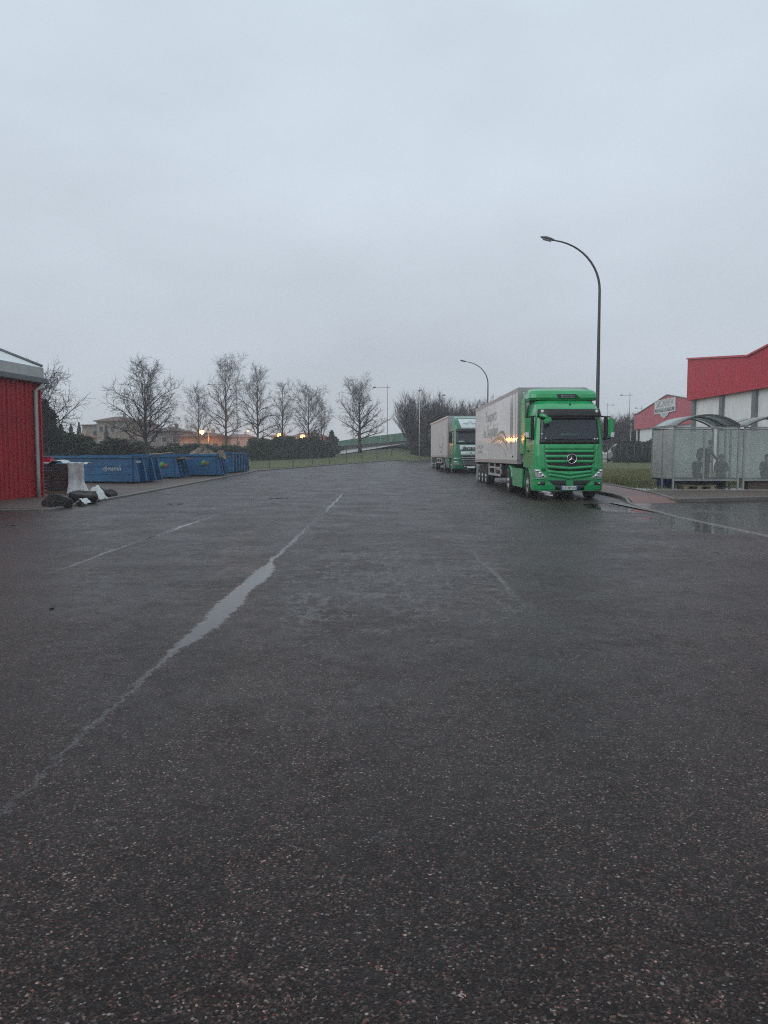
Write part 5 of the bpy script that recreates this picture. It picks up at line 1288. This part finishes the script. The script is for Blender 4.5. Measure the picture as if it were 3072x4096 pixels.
def shelter(loc, Wd, D, label, open_x):
    root = empty('shelter', loc, 0, label, 'shelter', 'glazed barrel roofed shelters')
    H = 2.42; rise = .44
    for x, y in ((0,0),(Wd,0),(0,D),(Wd,D),(0,D*.5),(Wd,D*.5)):
        MB().box(x-.035,x+.035,y-.035,y+.035,0,H-.001).build('post', M_ALU, root)
    MB().box(Wd*.465-.03,Wd*.465+.03,-.025,.025,.40,H-.05).build('mullion', M_ALU, root)
    for y in (0, D): MB().box(.036,Wd-.036,y-.03,y+.03,.34,.395).build('rail', M_ALU, root)
    for y in (0, D): MB().box(-.03,Wd+.03,y-.032,y+.032,H,H+.07).build('beam', M_ALU, root)
    for x in (0, Wd):
        MB().box(x-.028,x+.028,.036,D-.036,.40,.44).build('rail', M_ALU, root)
        g = MB(); g.box(x-.05,x+.05,-.2,D+.1,H+.071,H+.15); g.build('gutter', M_ALU, root, bevel=.01)
    def gp(x0,x1,y0,y1,z0,z1,m=None): MB().box(x0,x1,y0,y1,z0,z1).build('glass_panel', m or M_PANE, root)
    gp(.04, Wd*.465-.032, -.005, .005, .397, H-.02); gp(Wd*.465+.032, Wd-.04, -.005, .005, .397, H-.02)
    gp(.04, Wd-.04, D-.005, D+.005, .397, H-.02, M_BACK)
    for x in (0, Wd):
        if x == open_x: continue
        gp(x-.005,x+.005,.04,D*.5-.04,.445,H-.02, M_BACK)
        if 1: gp(x-.005,x+.005,D*.5+.04,D-.04,.445,H-.02, M_BACK)
    a = math.atan2(rise, Wd/2)*2; Rr = Wd/2/math.sin(a); zc = H+.11+rise-Rr
    def arc(u): t = lerp(-a, a, u); return (Wd/2+Rr*math.sin(t), zc+Rr*math.cos(t))
    for y in (-.15, D*.5, D+.05):
        MB().tube([(arc(i/20)[0], y, arc(i/20)[1]-.03) for i in range(21)], .028, 6).build('roof_arch', M_ALU_D, root)
    def rf(u, v, o): x, z = arc(u); return (x, lerp(-.2, D+.1, v), z+.012+o)
    MB().slab(rf, 24, 2, .008).build('roof_sheet', M_RSHEET, root)
    return root
shelter((11.56,31.5,.15), 2.58, 2.5, 'left glazed shelter with three people behind its misted front', 2.58)
shelter((14.36,31.5,.15), 3.4, 2.5, 'right glazed shelter cut off by the picture edge', 0)
bn = empty('bench', (12.9,32.45,.15), 0, 'long dark bench inside the left shelter', 'bench')
MB().box(-1.15,1.1,-.2,.2,.40,.45).build('seat', M_STEELD, bn)
for x in (-1.0,0,.95): MB().box(x-.04,x+.04,-.16,.16,0,.398).build('leg', M_STEELD, bn)
MB().box(-1.15,1.1,-.215,-.201,.16,.44).build('front_board', M_STEELD, bn)
def pallet(loc, label, rz=0, wdt=1.2):
    root = empty('wooden_pallet', loc, rz, label, 'pallet', 'wooden pallets on the shelter floor'); m = mat('pallet_wood', (0,0,0))
    for i in range(6): MB().box(-wdt/2,wdt/2,-.4+i*.145,-.4+i*.145+.11,.122,.142).build('top_board', m, root)
    for x in (-wdt/2,-.07,wdt/2-.14):
        for y in (-.4,-.05,.27): MB().box(x,x+.14,y,y+.12,.022,.120).build('block', m, root)
    for y in (-.4,-.05,.27): MB().box(-wdt/2,wdt/2,y,y+.12,0,.02).build('bottom_board', m, root)
    return root
pallet((12.55,31.75,.15), 'left wooden pallet below the shelter front glass'); pallet((13.78+.0,31.75,.15), 'right wooden pallet below the shelter front glass', 0, .9) if False else None
b2 = MB().box(0,.95,0,.5,0,.32).box(-.01,.96,-.01,.51,.32,.36).build('crate', mat('crate_brown', (0.075,0.055,0.045), .8, var=.3, bump=.01), None, (14.62,31.62,.15)); tag(b2, 'brown low crate inside the right shelter', 'crate')
# blue bin
bi = empty('waste_bin', (11.93,33.55,.15), 0, 'blue waste bin inside the left shelter corner', 'bin')
mb = MB()
vs = []; ring = [(.22,0),(.24,.3),(.27,.80)]
for r_, z in ring: vs += [(-r_,-r_,z),(r_,-r_,z),(r_,r_,z),(-r_,r_,z)]
fs = [(3,2,1,0),(8,9,10,11)] + [(i*4+j, i*4+(j+1)%4, (i+1)*4+(j+1)%4, (i+1)*4+j) for i in range(2) for j in range(4)]
mb.add(vs, fs).build('body', mat('bin_blue', (0.012,0.03,0.20), .4), bi, bevel=.02)
MB().box(-.29,.29,-.29,.29,.802,.86).build('lid', mat('bin_blue', (0,0,0)), bi, bevel=.02)

# ---------------------------------------------------------------- people
def person(label, loc, rz, J, cloth, hood=False, pack=False):
    """J: joint positions; body grown as one skin"""
    root = empty('person', loc, rz, label, 'person', 'people in the left shelter')
    V = []; E = []; RD = []; REG = []
    def add(p, r, reg, par=None):
        V.append(Vector(p)); RD.append(r); REG.append(reg)
        if par is not None: E.append((par, len(V)-1))
        return len(V)-1
    pel = add(J['pelvis'], .150, 1); sp_ = add((Vector(J['pelvis'])+Vector(J['chest']))/2, .135, 0, pel); che = add(J['chest'], .155, 0, sp_)
    nk = add(J['neck'], .062, 2, che); hb_ = add(J['chin'], .078, 2, nk); hm = add(J['head'], .100, 2, hb_); ht = add(J['crown'], .070, 2, hm)
    fd = Vector(J['face']).normalized(); add(Vector(J['head'])*.6+Vector(J['chin'])*.4 + fd*.115, .016, 2, hm)
    for s in 'LR':
        sh = add(J['sh'+s], .072, 0, che); el = add(J['el'+s], .055, 0, sh); wr = add(J['wr'+s], .036, 0, el)
        w_, e2 = Vector(J['wr'+s]), Vector(J['el'+s]); d = (w_-e2).normalized(); pm = add(w_+d*.07, .034, 2, wr)
        side = d.cross(Vector((0,0,1))); side = side.normalized() if side.length > .01 else Vector((1,0,0)); up = side.cross(d)
        for i, (o_, l) in enumerate(((-.030,.066),(-.010,.078),(.010,.074),(.030,.058))):
            a1 = add(w_+d*.105+side*o_, .010, 2, pm); a2 = add(w_+d*(.105+l*.5)+side*o_*1.2-up*.008, .009, 2, a1); add(w_+d*(.105+l)+side*o_*1.25-up*.028, .008, 2, a2)
        t1 = add(w_+d*.055+side*.045, .011, 2, pm); add(w_+d*.095+side*.065-up*.01, .010, 2, t1)
        hp = add(J['hp'+s], .105, 1, pel); kn = add(J['kn'+s], .068, 1, hp); an = add(J['an'+s], .046, 1, kn); add(J['to'+s], .042, 3, an)
    me = bpy.data.meshes.new('body'); me.from_pydata([tuple(v) for v in V], E, []); me.update()
    o = bpy.data.objects.new('body', me); col.objects.link(o)
    md = o.modifiers.new('skin', 'SKIN')
    sv_ = me.skin_vertices[0].data if me.skin_vertices else None
    if sv_ is None:
        bm = bmesh.new(); bm.from_mesh(me); bm.verts.layers.skin.verify(); bm.to_mesh(me); bm.free(); sv_ = me.skin_vertices[0].data
    for i, r_ in enumerate(RD): sv_[i].radius = (r_, r_); sv_[i].use_root = (i == 0)
    o.modifiers.new('sub', 'SUBSURF').levels = 1
    bpy.context.view_layer.update()
    m2 = bpy.data.meshes.new_from_object(o.evaluated_get(bpy.context.evaluated_depsgraph_get()))
    bpy.data.objects.remove(o); m2.name = 'body'
    for m in (cloth[0], cloth[1], mat('skin', (0.30,0.17,0.12), .6), M_BLK): m2.materials.append(m)
    for f in m2.polygons:
        c = f.center; best = min(range(len(V)), key=lambda i: (V[i]-c).length - RD[i]); f.material_index = REG[best]; f.use_smooth = True
    b = bpy.data.objects.new('body', m2); col.objects.link(b); b.parent = root
    hd = Vector(J['head']); up = (Vector(J['crown'])-Vector(J['chin'])).normalized(); sd_ = fd.cross(up).normalized()
    # hair or hood shell over crown and back of the head
    bm = bmesh.new(); bmesh.ops.create_icosphere(bm, subdivisions=3, radius=1.0)
    for v in bm.verts:
        q = v.co.copy(); v.co = hd + up*(.03+q.z*.125) + fd*(q.y*.118-.018) + sd_*q.x*.108
    bmesh.ops.delete(bm, geom=[v for v in bm.verts if (v.co-hd).dot(fd) > .03 and (v.co-hd).dot(up) < .055 or (v.co-hd).dot(up) < (-.16 if hood else -.07)], context='VERTS')
    mh = bpy.data.meshes.new('hair'); bm.to_mesh(mh); bm.free(); mh.materials.append(cloth[0] if hood else mat('dark_hair', (0.02,0.015,0.012), .7))
    h = bpy.data.objects.new('hood' if hood else 'hair', mh); col.objects.link(h); h.parent = root
    for s in (-1, 1):
        MB().lathe([(0,-.010),(.010,0),(0,.010)], tuple(hd+fd*.092+sd_*s*.034+up*.0), 'Z', 8).build('eye', M_BLK, root)
        MB().lathe([(0,-.03),(.014,0),(0,.03)], tuple(hd+sd_*s*.098-up*.01), 'Z', 8).build('ear', mat('skin', (0,0,0)), root)
    return root
JK1 = (mat('jacket_black', (0.016,0.017,0.022), .8), mat('trousers_dark', (0.022,0.022,0.03), .8))
JK2 = (mat('jacket_navy', (0.018,0.022,0.045), .8), mat('trousers_brown', (0.05,0.035,0.03), .8))
JK3 = (mat('jacket_plum', (0.05,0.035,0.045), .8), mat('trousers_blue', (0.03,0.035,0.09), .8))
def stand():
    return dict(pelvis=(0,0,.98), chest=(.06,0,1.34), neck=(.12,0,1.52), chin=(.17,0,1.58), head=(.19,0,1.68), crown=(.18,0,1.77), face=(1,-.1,-.35),
        shL=(.05,-.19,1.44), elL=(.22,-.24,1.17), wrL=(.38,-.22,.95), shR=(.07,.19,1.44), elR=(.10,.24,1.15), wrR=(.24,.20,.98),
        hpL=(0,-.10,.93), knL=(.03,-.12,.50), anL=(-.04,-.12,.09), toL=(.11,-.12,.045), hpR=(0,.10,.93), knR=(.07,.12,.50), anR=(.03,.12,.09), toR=(.18,.12,.045))
def sit(lean=.10, turn=0):
    return dict(pelvis=(0,0,.56), chest=(lean*1.2,0,.93), neck=(lean*2,0,1.10), chin=(lean*2.4,0,1.15), head=(lean*2.6,0,1.25), crown=(lean*2.6-.01,0,1.345), face=(1,0,-.4),
        shL=(lean*1.3,-.19,1.03), elL=(.20,-.25,.78), wrL=(.42,-.13,.68), shR=(lean*1.3,.19,1.03), elR=(.20,.25,.78), wrR=(.42,.10,.68),
        hpL=(.05,-.10,.52), knL=(.46,-.12,.54), anL=(.44,-.12,.09), toL=(.60,-.12,.045), hpR=(.05,.10,.52), knR=(.46,.13,.54), anR=(.44,.13,.09), toR=(.60,.13,.045))
pB = person('standing person in dark hooded jacket leaning to the right behind the shelter glass', (13.06,31.98,.295), 0, stand(), JK1, hood=True)
bk = MB().cbox((0,0,0),(.24,.36,.48)).build('backpack', mat('backpack_black', (0.02,0.02,0.022), .8), None, (12.82,31.98,.295+1.28), bevel=.07); bk.rotation_euler = (0,R(8),0); tag(bk, 'bulky dark backpack worn by the standing person in the shelter', 'backpack')
person('seated person in navy jacket left of the standing one', (12.86,32.5,.15), R(-82), sit(.10), JK2)
person('seated hunched person in plum coloured jacket at the right of the shelter', (13.86,32.45,.15), R(-110), sit(.11), JK3)
fig = person('seated person in black coat inside the right shelter at the picture edge', (15.72,32.6,.15), R(-90), sit(.09), JK1); fig['group'] = 'people in the right shelter'
o = MB().box(-.22,.22,-.17,.17,0,.40).box(-.24,.24,-.19,.19,.40,.44).build('stool_block', M_STEELD, None, (15.72,32.55,.15)); tag(o, 'dark box seat under the person in the right shelter', 'seat')

# ================================================================ haze
m = bpy.data.materials.new('haze_air'); m.use_nodes = True; t = T(m)
for n in list(t.n): t.n.remove(n)
out = t.node('ShaderNodeOutputMaterial'); pv = t.node('ShaderNodeVolumePrincipled')
pv.inputs['Color'].default_value = (0.93,0.95,0.98,1); pv.inputs['Density'].default_value = 0.0012; pv.inputs['Anisotropy'].default_value = 0.2
t.l.new(pv.outputs[0], out.inputs['Volume'])
o = MB().box(-225,225,-45,305,-1.2,16).build('haze', m); tag(o, kind='stuff')
